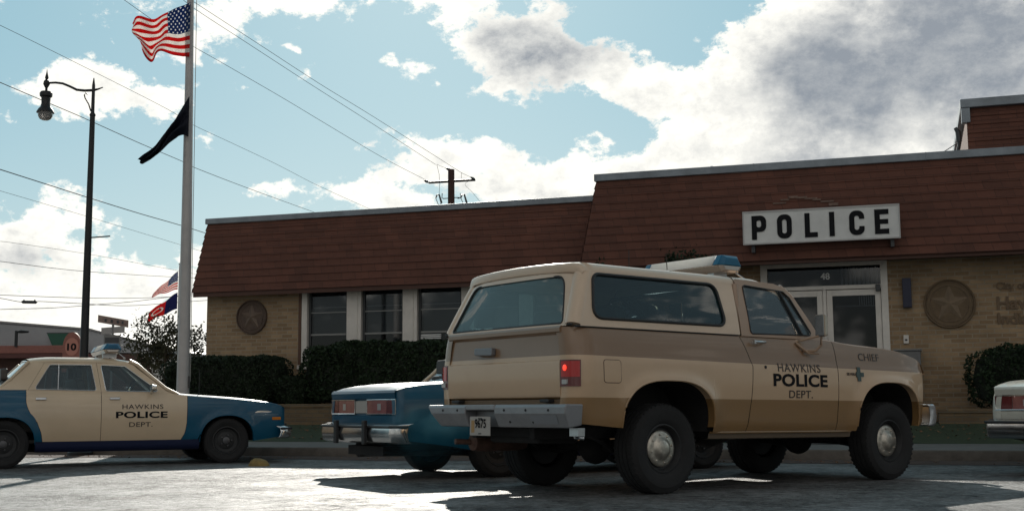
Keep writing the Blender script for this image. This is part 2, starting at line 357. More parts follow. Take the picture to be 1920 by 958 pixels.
# leaf litter along the gutter
mb = MB(); rnd = random.Random(4)
for i in range(6500):
    t = rnd.uniform(-.6, 24); o = KO + abs(rnd.gauss(0, .22)) + .03 if rnd.random() < .8 else rnd.uniform(1.8, 3.5)
    if noise.noise(Vector((t * .9, o, 3))) < -.12 and rnd.random() < .8: continue
    z = .008 if o > KO else interp([(1.6, .42), (3.6, .172)], o) + .025
    a = rnd.uniform(0, 6.28); s_ = rnd.uniform(.012, .032); p = W(t, o, z)
    ax = Vector((math.cos(a), math.sin(a), rnd.uniform(-.3, .5))) * s_; ay = Vector((-math.sin(a), math.cos(a), rnd.uniform(-.3, .5))) * s_ * .7
    mb.add([p - ax, p - ay * .9, p + ax, p + ay + Vector((0, 0, .01))], [(0, 1, 2, 3)])
tag(mb.build('fallen_leaves', mat('dry_leaves', (.13, .06, .025), .8, var=.6, var_scale=15)), kind='stuff', label='brown fallen leaves lying along the gutter and under the hedges', cat='leaves')

# ------------------------------------------------------------------ police station
M_brick = brick('tan_brick', (.345, .235, .135), (.23, .150, .082), (.30, .24, .17), .24, .078, .010, .28)
M_shake = brick('red_roof_shakes', (.122, .044, .027), (.092, .034, .021), (.035, .016, .012), .30, .1575, .003, .22, bumpd=.010)
M_coping = mat('grey_metal_coping', (.20, .225, .25), .45, .3, var=.25, var_scale=2.5)
M_whitep = mat('white_painted_wood', (.62, .58, .53), .5, var=.12, var_scale=3, bump=(20, .08))
M_dark = mat('dark_recess', (.012, .012, .013), .7)
M_pane = glass('window_pane', (.62, .65, .67), .5, .03)
M_dframe = mat('dark_window_frame', (.045, .047, .05), .45, .2)
M_blind = mat('white_blind_slats', (.70, .70, .68), .6)
ST = thing('police_station', 'long tan brick police station with a red shingled mansard roof behind the cars', 'building', (BX, BY, 0), BYAW)
# walls: openings built as separate boxes butted together
mb = MB()
WZ = 3.20
def wall(t0, t1, z0, z1, o=0.0, th=.28): mb.box(t0, t1, -o, -o + th, z0, z1)
wall(0, 2.25, .2, WZ); wall(2.25, 8.42, .2, 1.52); wall(8.42, 11.64, .2, 3.48); wall(13.87, 24, .2, 3.48)
wall(11.64, 13.87, .2, .46); wall(11.64, 13.87, 3.40, 3.48)
mb.box(0, .28, .28, 13.7, .2, WZ); mb.box(.28, 24, 13.42, 13.7, .2, WZ); mb.box(23.72, 24, .28, 13.42, .2, 3.48)
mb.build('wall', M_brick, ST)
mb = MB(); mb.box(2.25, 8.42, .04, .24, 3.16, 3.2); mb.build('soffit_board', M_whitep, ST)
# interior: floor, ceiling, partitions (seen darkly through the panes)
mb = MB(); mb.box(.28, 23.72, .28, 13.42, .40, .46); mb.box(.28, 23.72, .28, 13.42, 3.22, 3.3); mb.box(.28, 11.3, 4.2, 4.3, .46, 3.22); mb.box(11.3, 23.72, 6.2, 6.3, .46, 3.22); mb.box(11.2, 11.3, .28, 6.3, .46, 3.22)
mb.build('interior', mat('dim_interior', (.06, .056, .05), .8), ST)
# sawtooth courses for a mansard slope
def courses(pb, pt, n, lip=.014):        # profile (o, z) from eave to top with stepped shingle courses
    out = []
    d = Vector((pt[0] - pb[0], pt[1] - pb[1])); nrm = Vector((d.y, -d.x)).normalized()   # outwards
    if nrm.x < 0: nrm = -nrm
    for i in range(n):
        a = Vector(pb) + d * (i / n); b = Vector(pb) + d * ((i + 1) / n)
        out += [a + nrm * lip, b + nrm * .003]
    return out
def mansard(name, t0b, t0t, t1, pb, pt, n, lip=.014):
    mb = MB(); pr = courses(pb, pt, n, lip); ts = lin(0, 1, 60)
    def f(u, k):
        p = pr[k]; s_ = (p.y - pb[1]) / (pt[1] - pb[1]); tl = t0b + (t0t - t0b) * s_
        t = tl + (t1 - tl) * u
        wob = .004 * noise.noise(Vector((t * 2.1, k * .7, 1)))
        return (t, -(p.x + wob), p.y + .006 * noise.noise(Vector((t * 1.1, k, 5))))
    mb.grid(f, ts, list(range(len(pr))))
    # left return
    def g(y, k):
        p = pr[k]; s_ = (p.y - pb[1]) / (pt[1] - pb[1]); tl = t0b + (t0t - t0b) * s_
        return (tl - (.02 if k % 2 == 0 else .002), -p.x + y * (13.6 + p.x), p.y)
    mb.grid(g, lin(0, 1, 12), list(range(len(pr))))
    mb.box(t0b + .04, t1 - .01, -pb[0] + .03, 13.5, pb[1] - .01, pb[1] + .03)      # soffit
    return mb.build(name, M_shake, ST)
mansard('mansard_roof', -.15, -.03, 8.6, (.35, 3.16), (.0, 4.66), 10)
mansard('mansard_roof', 8.38, 8.63, 24.2, (.62, 3.30), (.25, 5.0), 11)
# brown fascia under the right slope, over the entrance
mb = MB(); mb.box(-.14, 8.37, -.33, -.29, 3.07, 3.16); mb.box(8.44, 24, -.585, -.55, 3.24, 3.30); mb.build('fascia_board', mat('brown_fascia', (.07, .03, .02), .7, var=.2), ST)
# copings
mb = MB(); mb.box(-.07, 8.62, -.05, .05, 4.66, 4.78); mb.box(-.07, .05, .05, 13.6, 4.66, 4.78); mb.box(8.59, 24.2, -.30, -.18, 5.0, 5.14); mb.box(8.59, 8.71, -.18, 13.6, 5.0, 5.14)
for t in (2.9, 5.9): mb.box(t, t + .02, -.056, .056, 4.655, 4.785)
for t in (11.6, 14.6, 17.6): mb.box(t, t + .02, -.306, -.174, 4.995, 5.145)
mb.build('coping', M_coping, ST, bevel=.01)
mb = MB(); mb.box(.05, 8.59, .05, 13.6, 4.3, 4.4); mb.box(8.71, 24.1, -.18, 13.6, 4.6, 4.7); mb.build('flat_roof', mat('roof_gravel', (.12, .115, .11), .9), ST)
# upper storey block at the right
mb = MB(); pr = courses((-.55, 5.14), (-.62, 6.07), 6, .02)
mb.grid(lambda t, k: (t, -pr[k].x, pr[k].y), lin(15.36, 24.2, 40), list(range(len(pr))))
mb.box(15.36, 24.2, .64, 9, 4.7, 6.06)
mb.build('upper_storey', M_shake, ST)
mb = MB(); mb.box(15.26, 24.3, .52, 9.05, 6.075, 6.235); mb.box(15.27, 15.42, .535, .70, 5.80, 6.074); mb.build('coping', M_coping, ST, bevel=.01)
# windows
def station_window(t0, t1, z0, z1, louvre=False, left=False):
    y = .07
    mb = MB(); b = .045
    mb.box(t0, t0 + b, y, y + .07, z0, z1); mb.box(t1 - b, t1, y, y + .07, z0, z1); mb.box(t0 + b, t1 - b, y, y + .07, z1 - b, z1); mb.box(t0 + b, t1 - b, y, y + .07, z0, z0 + b)
    wf = mb.build('window', M_dframe, ST, bevel=.004)
    mb = MB(); mb.box(t0 + b, t1 - b, y + .03, y + .036, z0 + b, z1 - b); mb.build('pane', M_pane, wf)
    for za, zc in ((.60, .635), (1.06, 1.08)):
        mb = MB(); mb.box(t0 + b, t1 - b, y + .008, y + .027, z0 + za, z0 + zc); mb.build('sash_rail', mat('grey_rail', (.22, .22, .21), .5), wf)
    mb = MB()
    mb.box(t0 + b, t1 - b, y + .12, y + .14, z1 - .36, z1 - .34)
    mb.build('blind_rail', M_blind, wf)
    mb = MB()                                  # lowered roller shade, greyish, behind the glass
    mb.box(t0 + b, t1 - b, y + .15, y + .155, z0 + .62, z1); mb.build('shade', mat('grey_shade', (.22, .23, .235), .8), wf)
    if louvre:
        mb = MB()
        for i in range(3): mb.box(t0 + b + .005, t0 + .48, y - .004, y + .024, z0 + .48 + i * .035, z0 + .5 + i * .035)
        mb.build('vent_slats', M_blind, wf)
edges = [(2.38, 3.27), (3.60, 4.51), (4.83, 5.77), (6.05, 6.97), (7.27, 8.25)]
for i, (a, b) in enumerate(edges): station_window(a, b, 1.62, 3.155, louvre=(i == 2))
mb = MB()
for a, b in [(2.25, 2.375), (3.275, 3.595), (4.515, 4.825), (5.775, 6.045), (6.975, 7.265), (8.255, 8.42)]:
    mb = MB(); mb.box(a, b, -.012, .16, 1.62, 3.158)
    if b - a > .2: mb.box(b - .085, b - .07, -.024, -.0125, 1.63, 3.15)
    mb.build('window_pilaster', M_whitep, ST, bevel=.006)
mb = MB(); mb.box(2.18, 8.5, -.06, .2, 1.53, 1.615); mb.build('window_sill', M_whitep, ST, bevel=.008)
mb = MB(); mb.box(2.185, 2.245, -.02, -.002, 1.62, 3.15); mb.build('downpipe', mat('rusty_trim', (.10, .05, .03), .7), ST)
# entrance
mb = MB(); F = .10
mb.box(11.64, 11.76, -.03, .14, .46, 3.4); mb.box(13.75, 13.87, -.03, .14, .46, 3.4); mb.box(11.76, 13.75, -.03, .14, 3.22, 3.4); mb.box(11.76, 13.75, -.03, .14, 2.80, 2.87); mb.box(12.74, 12.80, -.025, .13, .46, 2.80)
fr = mb.build('door_frame', M_whitep, ST, bevel=.006)
mb = MB(); mb.box(13.66, 13.745, -.09, -.031, 2.74, 2.86); mb.build('door_closer', M_dframe, fr, bevel=.01)
mb = MB(); mb.box(11.76, 13.75, .05, .056, 2.87, 3.22); tp = mb.build('transom_pane', glass('door_pane', (.5, .52, .54), .38, .03), fr)
mb = MB()
for i in range(9): mb.box(13.06 + i * .075, 13.105 + i * .075, .064, .07, 2.88, 3.21)
mb.build('blind_slats', M_blind, fr)
lettering('48', lambda u, v, d: (12.71 + u, .049 - d, 2.99 + v), mat('white_numerals', (.6, .6, .58), .5), fr, 'house_number', h=.12, bold=.02)
def leaf(t0, t1):
    mb = MB(); b = .10
    mb.box(t0, t0 + b, 0, .05, .47, 2.79); mb.box(t1 - b, t1, 0, .05, .47, 2.79); mb.box(t0 + b, t1 - b, 0, .05, 2.68, 2.79); mb.box(t0 + b, t1 - b, 0, .05, .47, .72)
    d = mb.build('door', M_whitep, ST, bevel=.006)
    mb = MB(); mb.box(t0 + b, t1 - b, .022, .028, .72, 2.68); mb.build('pane', glass('door_pane', (.5, .52, .54), .38, .03), d)
    mb = MB(); mb.tube([(t0 + .05, -.001, 1.45), (t0 + .05, -.06, 1.45), (t0 + .05, -.06, 1.75), (t0 + .05, -.001, 1.75)], .012); mb.build('handle', M_dframe, d)
leaf(11.765, 12.735); leaf(12.805, 13.745)
mb = MB()
for i in range(7): mb.box(13.36 + i * .04, 13.38 + i * .04, .14, .146, 2.52, 2.68)
mb.box(12.95, 13.65, .14, .15, 2.49, 2.515); mb.build('blind_slats', M_blind, ST)
mb = MB()                                              # chairs and a counter dimly inside
mb.box(12.0, 13.0, 2.5, 3.0, .46, 1.5); mb.box(13.3, 13.9, 1.6, 1.65, .9, 1.6); mb.build('counter', mat('counter_brown', (.12, .07, .05), .6), ST)
# wall things
def medallion(t, z, r, o, m1, m2, label):
    mb = MB(); Mx = Matrix.Translation(W(t, o, z)) @ Matrix.Rotation(BYAW, 4, 'Z') @ Matrix.Rotation(PI / 2, 4, 'X')
    T = thing('wall_medallion', label, 'emblem', W(t, o, z), BYAW, 'star medallions on the brick wall')
    L = Matrix.Rotation(PI / 2, 4, 'X')
    mb.lathe([(0, .02), (r * .93, .02), (r * .94, .045), (r * .985, .05), (r, .035), (r, -.02)], 48, L); mb.build('disc', m1, T, smooth=30)
    mb = MB(); V = []
    for k in range(10):
        a = PI / 2 + k * PI / 5; q = r * (.80 if k % 2 == 0 else .33); V.append(L @ Vector((q * math.cos(a), q * math.sin(a), .022)))
    V.append(L @ Vector((0, 0, .065))); mb.add(V, [(k, (k + 1) % 10, 10) for k in range(10)]); mb.build('star', m2, T)
    mb = MB()
    for rr in (.89, .74): mb.tube([L @ Vector((r * rr * math.cos(a), r * rr * math.sin(a), .022)) for a in lin(0, 2 * PI, 40)[:-1]], .008, 6, closed=True)
    mb.build('ring', m2, T, smooth=60); return T
M_med = mat('aged_bronze', (.085, .055, .04), .6, .2, var=.25, var_scale=9); M_med2 = mat('aged_bronze_star', (.13, .09, .065), .55, .2, var=.2, var_scale=20)
M_medb = mat('brick_relief', (.13, .088, .05), .8, var=.2, var_scale=9); M_medb2 = mat('brick_relief_star', (.175, .125, .08), .75, var=.2)
medallion(1.09, 2.64, .36, .0, M_med, M_med2, 'dark bronze star medallion on the tan brick left of the first window')
medallion(14.89, 2.48, .43, .0, M_medb, M_medb2, 'large brown star medallion on the brick right of the entrance')
SG = thing('wall_sconce', 'slim dark wall lamp on the brick beside the entrance', 'wall lamp', W(14.19, 0, 2.43), BYAW)
mb = MB(); mb.box(-.075, .075, -.11, -.02, 0, .52); mb.build('lamp_body', mat('navy_lamp_metal', (.018, .02, .04), .4, .4), SG, bevel=.008)
mb = MB(); mb.box(-.05, .05, -.02, .0, .15, .37); mb.build('back_plate', M_dframe, SG)
DB = thing('intercom_box', 'small white box on the brick wall beside the entrance', 'intercom', W(14.14, 0, 1.80), BYAW)
mb = MB(); mb.box(-.045, .045, -.045, 0, 0, .15); mb.build('case', M_whitep, DB, bevel=.01)
mb = MB(); mb.box(-.02, .02, -.052, -.0455, .05, .08); mb.build('button', M_dframe, DB)
GC = thing('utility_cabinet', 'grey metal cabinet against the brick wall behind the truck hood', 'cabinet', W(14.20, .12, .44), BYAW)
mb = MB(); mb.box(-.26, .17, -.2, .1, 0, 1.22); mb.build('cabinet_body', mat('cabinet_grey', (.13, .13, .13), .5, .2, var=.1), GC, bevel=.01)
mb = MB(); mb.box(-.28, .19, -.22, .1, 1.221, 1.25); mb.build('lid', mat('cabinet_grey2', (.15, .15, .15), .5, .2), GC, bevel=.005)
# wall lettering
WL = thing('wall_lettering', 'raised dark letters City of Hawkins Indiana on the brick at the far right', 'lettering', W(15.66, 0, 2.1), BYAW)
M_let = mat('dark_bronze_letters', (.15, .10, .06), .8)
for txt, z, h in (('City of', .56, .17), ('Hawkins', .25, .23), ('Indiana', .0, .2)):
    lettering(txt, lambda u, v, d, z=z: (u, -d, z + v), M_let, WL, 'line', h=h, bold=.025, extrude=.02)
# POLICE sign
SN = thing('police_sign', 'white POLICE sign with black block letters on the roof above the entrance', 'sign', W(11.46, .66, 3.585), BYAW)
mb = MB(); mb.box(0, 2.66, -.16, 0, 0, .575); mb.build('sign_box', mat('sign_white', (.60, .60, .585), .45, var=.08, var_scale=4), SN, bevel=.008)
mb = MB()
for a in (-.012, 2.65): mb.box(a, a + .022, -.172, -.14, -.012, .587)
mb.box(.011, 2.649, -.172, -.1605, -.012, .014); mb.box(.011, 2.649, -.172, -.1605, .561, .587); mb.build('rim', mat('sign_rim', (.42, .41, .40), .5), SN)
mb = MB()
for a in (.12, 2.5): mb.box(a, a + .06, -.06, .12, -.14, -.013); mb.box(a, a + .06, .0, .3, .1, .16)
mb.build('bracket', M_dframe, SN)
def outline_letter(ch):
    # strokes in a .26 x .42 cell; returns list of closed outlines (first outer, others holes)
    def rr(x0, x1, y0, y1, r, n=5):
        P = []
        for cx, cy, a in ((x1 - r, y1 - r, 0), (x0 + r, y1 - r, 90), (x0 + r, y0 + r, 180), (x1 - r, y0 + r, 270)):
            for k in range(n + 1): P.append((cx + r * math.cos(R(a + 90 * k / n)), cy + r * math.sin(R(a + 90 * k / n))))
        return P
    w_, h_, s_ = .255, .42, .088
    if ch == 'I': return [[(0, 0), (s_, 0), (s_, h_), (0, h_)]], s_
    if ch == 'L': return [[(0, 0), (.22, 0), (.22, s_ * .95), (s_, s_ * .95), (s_, h_), (0, h_)]], .22
    if ch == 'E': return [[(0, 0), (.235, 0), (.235, .085), (s_, .085), (s_, .17), (.225, .17), (.225, .25), (s_, .25), (s_, .335), (.235, .335), (.235, h_), (0, h_)]], .235
    if ch == 'O': return [rr(0, w_, 0, h_, .11), rr(s_, w_ - s_, s_, h_ - s_, .038)], w_
    if ch == 'P':
        P = [(0, 0), (s_, 0), (s_, .135)]
        for k in range(6): a = R(-90 + 90 * k / 5); P.append((w_ - .10 + .10 * math.cos(a), .235 + .10 * math.sin(a)))
        for k in range(6): a = R(90 * k / 5); P.append((w_ - .10 + .10 * math.cos(a), h_ - .10 + .10 * math.sin(a)))
        return [P + [(0, h_)], rr(s_, w_ - s_, .215, h_ - .082, .035)], w_
    if ch == 'C':
        o = rr(0, w_, 0, h_, .11, 5); i = rr(s_, w_ - s_, s_, h_ - s_, .038, 5)
        # cut right side between heights
        P = [(w_, .27)] + o[0:12] + o[12:24]; P = [(w_, .275)] + o[0:24] + [(w_, .15), (w_ - s_, .15)] + i[::-1] + [(w_ - s_, .275)]
        return [P], w_
def letter_mesh(ch):
    outs, wd = outline_letter(ch)
    cu = bpy.data.curves.new('outline', 'CURVE'); cu.dimensions = '2D'; cu.fill_mode = 'FRONT'
    for o in outs:
        sp = cu.splines.new('POLY'); sp.points.add(len(o) - 1); sp.use_cyclic_u = True
        for p, q in zip(sp.points, o): p.co = (*q, 0, 1)
    ob = bpy.data.objects.new('outline', cu); C.objects.link(ob); dg = bpy.context.evaluated_depsgraph_get()
    me = bpy.data.meshes.new_from_object(ob.evaluated_get(dg)); bpy.data.objects.remove(ob)
    bm = bmesh.new(); bm.from_mesh(me); r = bmesh.ops.extrude_face_region(bm, geom=bm.faces[:]); top = {e for e in r['geom'] if isinstance(e, bmesh.types.BMVert)}; bm.verts.index_update()
    V = [(v.co.x, v.co.y, .012 if v in top else 0.) for v in bm.verts]; F_ = [tuple(v.index for v in f.verts) for f in bm.faces]; bm.free(); bpy.data.meshes.remove(me)
    return V, F_, wd
M_black = mat('black_lettering', (.010, .010, .012), .8, spec=.15)
for ch, cx in zip('POLICE', (.275, .72, 1.18, 1.535, 1.955, 2.37)):
    V, F_, wd = letter_mesh(ch); mb = MB(); mb.add([(cx - wd / 2 + u, -.1615 - d, .075 + v * 1.02) for u, v, d in V], F_); mb.build('letter', M_black, SN)
# roof bits
RV = thing('roof_vent', 'small domed vent poking above the grey roof edge left of the sign', 'vent', W(10.75, -.3, 4.7), BYAW)
mb = MB(); mb.lathe([(.04, 0), (.04, .42), (.11, .42), (.12, .46), (.09, .53), (.03, .56), (0, .56)], 16); mb.build('vent_cap', M_coping, RV, smooth=40)
RP = thing('service_mast', 'dark bent conduit mast at the corner of the upper storey', 'mast', W(15.16, -.75, 4.7), BYAW)
mb = MB(); mb.tube([(0, 0, 0), (0, 0, .55), (.05, 0, .72), (.06, 0, .84)], .028); mb.build('mast_pipe', M_dframe, RP, smooth=50)
mb = MB(); mb.tube([(.06, 0, .80), (.05, 0, .98), (.0, 0, 1.06)], [.05, .05, .03]); mb.build('weather_head', M_dframe, RP, smooth=50)
mb = MB(); mb.tube([(.03, 0, .78), (-.2, 0, .64), (-.45, 0, .52), (-.75, 0, .43)], .009, 5); mb.build('drop_wire', M_dframe, RP)
# patched shingles
mb = MB(); rnd = random.Random(8)
for i in range(9):
    t = 11.95 + i * .14; zz = 4.36 + .11 * math.sin(i * .45) - .012 * i + rnd.uniform(-.02, .02)
    o = .62 - .37 * (zz - 3.3) / 1.7 + .028
    mb.box(t, t + rnd.uniform(.14, .24), -o, -o + .012, zz, zz + rnd.uniform(.02, .05))
mb.build('torn_shingles', mat('torn_shingle', (.17, .11, .085), .8, var=.4, var_scale=14), ST)

# planters
M_plant = brick('planter_brick', (.17, .115, .06), (.12, .08, .045), (.12, .10, .07), .24, .078, .009, .25)
def planter(t0, t1, o, z0, z1, label):
    T = thing('planter_wall', label, 'planter', W(t0, o, z0), BYAW, 'brick planter walls along the station')
    L = t1 - t0; mb = MB(); mb.box(0, L, 0, .2, 0, z1 - z0 - .07); mb.box(0, .2, .2, o, 0, z1 - z0 - .07); mb.box(L - .2, L, .2, o, 0, z1 - z0 - .07); mb.build('brickwork', M_plant, T)
    mb = MB(); mb.box(-.02, L + .02, -.02, .22, z1 - z0 - .069, z1 - z0); mb.build('cap_course', M_plant, T, bevel=.01)
    mb = MB(); mb.box(.2, L - .2, .2, o, 0, z1 - z0 - .1); mb.build('soil', mat('soil', (.03, .02, .015), .95), T)
planter(-.5, 11.2, 1.35, .25, .82, 'low tan brick planter wall under the hedges left of the entrance')
planter(14.6, 24, 1.35, .3, .66, 'low dark brick planter wall at the far right of the entrance')

# ------------------------------------------------------------------ leaves and hedges
def leaf_cloud(mb, pts, size, rnd, flat=.0):
    for p, nrm in pts:
        a = Vector((rnd.gauss(0, 1), rnd.gauss(0, 1), rnd.gauss(0, 1))) + (nrm * .8 if nrm else Vector((0, 0, 0)))
        a.normalize(); u, v = frame_from(a); th = rnd.uniform(0, 6.28); s_ = size * rnd.uniform(.6, 1.25)
        ax = (u * math.cos(th) + v * math.sin(th)) * s_; ay = (v * math.cos(th) - u * math.sin(th)) * s_ * .55
        mb.add([p - ax, p - ay + a * s_ * .12, p + ax, p + ay + a * s_ * .12], [(0, 1, 2, 3)])
def leafmat(name, c, var=.45):
    m_ = mat(name, c, .6, spec=.2, var=var, var_scale=6); b = m_.node_tree.nodes['Principled BSDF']; b.inputs['Transmission Weight'].default_value = 0; b.inputs['Subsurface Weight'].default_value = 0
    return m_
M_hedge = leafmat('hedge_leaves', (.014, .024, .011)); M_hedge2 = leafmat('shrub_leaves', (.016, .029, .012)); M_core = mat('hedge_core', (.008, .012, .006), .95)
M_bark = mat('bark', (.07, .05, .035), .9, bump=(18, .8), var=.3)
def hedge(t0, t1, o0, o1, z0, z1, label, r=.22, n=5200, size=.032, seed=1, wob=.05, mt=None, grp='clipped hedges along the front wall'):
    rnd = random.Random(seed); cx, cy, cz = (t0 + t1) / 2, (o0 + o1) / 2, (z0 + z1) / 2; hx, hy, hz = (t1 - t0) / 2, (o1 - o0) / 2, (z1 - z0) / 2
    T = thing('hedge', label, 'hedge', W(cx, cy, z0), BYAW, grp)
    def surf(dx, dy, dz):              # rounded box along a direction
        p = 5.0; k = (abs(dx / hx) ** p + abs(dy / hy) ** p + abs(dz / hz) ** p) ** (-1 / p)
        v = Vector((dx * k, -dy * k, dz * k + hz)); nn = noise.noise(v * 2.3 + Vector((seed, 0, 0))) * wob * 2 + noise.noise(v * 7 + Vector((seed, 3, 0))) * wob
        return v + Vector((v.x / hx, v.y / hy, (v.z - hz) / hz)) * nn * .5
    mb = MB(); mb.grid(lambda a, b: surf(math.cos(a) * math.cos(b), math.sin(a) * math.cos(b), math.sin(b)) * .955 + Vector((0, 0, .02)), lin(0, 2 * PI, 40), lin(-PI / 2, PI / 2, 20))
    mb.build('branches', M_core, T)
    mb = MB(); pts = []
    while len(pts) < n:
        q = Vector((rnd.uniform(-hx, hx), rnd.uniform(-hy, hy), rnd.uniform(-hz, hz))); f = rnd.choice('xyyyzz')
        if f == 'x': q.x = hx * rnd.choice((-1, 1))
        elif f == 'y': q.y = hy * rnd.choice((1, 1, 1, -1))
        else: q.z = hz
        p = surf(q.x, q.y, q.z); pts.append((p * rnd.uniform(.985, 1.02) if True else p, Vector((q.x / hx, -q.y / hy, q.z / hz)).normalized()))
    leaf_cloud(mb, pts, size, rnd); mb.build('foliage', mt or M_hedge, T); return T
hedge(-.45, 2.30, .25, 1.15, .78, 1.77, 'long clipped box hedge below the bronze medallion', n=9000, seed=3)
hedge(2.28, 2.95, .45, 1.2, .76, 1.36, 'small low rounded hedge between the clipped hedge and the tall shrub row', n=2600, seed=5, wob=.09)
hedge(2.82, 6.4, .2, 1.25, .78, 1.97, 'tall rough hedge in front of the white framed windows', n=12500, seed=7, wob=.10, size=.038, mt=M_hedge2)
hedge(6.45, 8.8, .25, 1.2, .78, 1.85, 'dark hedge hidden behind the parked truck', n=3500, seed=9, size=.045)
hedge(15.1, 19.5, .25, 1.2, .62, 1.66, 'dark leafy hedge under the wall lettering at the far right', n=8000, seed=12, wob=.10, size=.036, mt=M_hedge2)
def tree(name, base, h, crown_c, crown_r, label, cat, n, size, seed, mt, trunk_r=.06, gaps=0.0, clumps=26, group=None, limbs=7):
    rnd = random.Random(seed); T = thing(name, label, cat, base, 0, group); cc = Vector(crown_c)
    mb = MB(); mb.tube([(0, 0, 0), (trunk_r * .5, 0, h * .3), (-.02, .03, h * .6), (cc.x * .8, cc.y * .8, cc.z)], [trunk_r, trunk_r * .85, trunk_r * .6, trunk_r * .35], 8)
    cl = []
    for i in range(clumps):
        d = Vector((rnd.gauss(0, 1), rnd.gauss(0, 1), rnd.gauss(0, .9))).normalized() * (rnd.random() ** .45)
        cl.append((cc + Vector((d.x * crown_r[0], d.y * crown_r[1], d.z * crown_r[2])), rnd.uniform(.2, .36) * min(crown_r)))
    for i in range(limbs):
        p = cl[i * len(cl) // limbs][0]; s0 = Vector((0, 0, h * rnd.uniform(.35, .75)))
        mb.tube([s0, s0.lerp(p, .5) + Vector((0, 0, -.08)), p], [trunk_r * .45, trunk_r * .3, trunk_r * .12], 5)
    mb.build('trunk', M_bark, T, smooth=60)
    mb = MB(); pts = []
    for i in range(n):
        c_, r_ = cl[rnd.randrange(len(cl))]; d = Vector((rnd.gauss(0, 1), rnd.gauss(0, 1), rnd.gauss(0, .85)))
        pts.append((c_ + d * r_ * .62, d.normalized()))
    leaf_cloud(mb, pts, size, rnd); mb.build('crown', mt, T); return T
tree('crape_myrtle', (-9.35, 33, 0), 2.6, (.05, 0, 2.38), (.98, .9, .86), 'small dark leafy tree between the street lamp and the brick station', 'tree', 3900, .05, 21, leafmat('myrtle_leaves', (.042, .044, .024)), .05, clumps=48)
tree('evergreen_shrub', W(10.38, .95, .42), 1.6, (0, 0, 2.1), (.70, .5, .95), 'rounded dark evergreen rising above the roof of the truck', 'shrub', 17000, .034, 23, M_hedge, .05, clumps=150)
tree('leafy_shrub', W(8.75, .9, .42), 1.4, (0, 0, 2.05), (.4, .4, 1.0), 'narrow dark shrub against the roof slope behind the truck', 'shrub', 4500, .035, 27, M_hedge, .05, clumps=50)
# ------------------------------------------------------------------ flagpole and flags
M_pole = mat('flagpole_paint', (.40, .38, .37), .4, .1, var=.12, var_scale=2)
FP = thing('flagpole', 'tall pale tapered flagpole standing left of the brick station', 'flagpole', (-5.63, 21, 0))
mb = MB(); mb.tube([(0, 0, .1), (0, 0, 1.0), (-.01, 0, 4.1), (-.045, 0, 7.9), (-.055, 0, 9.2)], [.115, .108, .090, .060, .05], 20); mb.build('pole', M_pole, FP, smooth=50)
mb = MB(); mb.lathe([(0, 0), (.24, 0), (.24, .05), (.16, .1), (.125, .16), (.115, .16)], 24); mb.build('base_collar', M_pole, FP, smooth=40)
mb = MB(); mb.lathe([(0, 9.2), (.05, 9.2), (.08, 9.28), (.07, 9.36), (0, 9.4)], 16); mb.v = [(x - .055, y, z) for x, y, z in mb.v]; mb.build('finial_ball', mat('gold_ball', (.4, .28, .06), .3, .9), FP, smooth=50)
mb = MB(); mb.tube([(.13, -.03, 1.2), (.10, -.03, 5.0), (.06, -.03, 9.1)], .006, 5); mb.build('halyard', mat('rope', (.3, .29, .27), .8), FP)
mb = MB(); mb.box(.09, .13, -.05, -.01, 1.1, 1.3); mb.build('cleat', M_dframe, FP, bevel=.008)
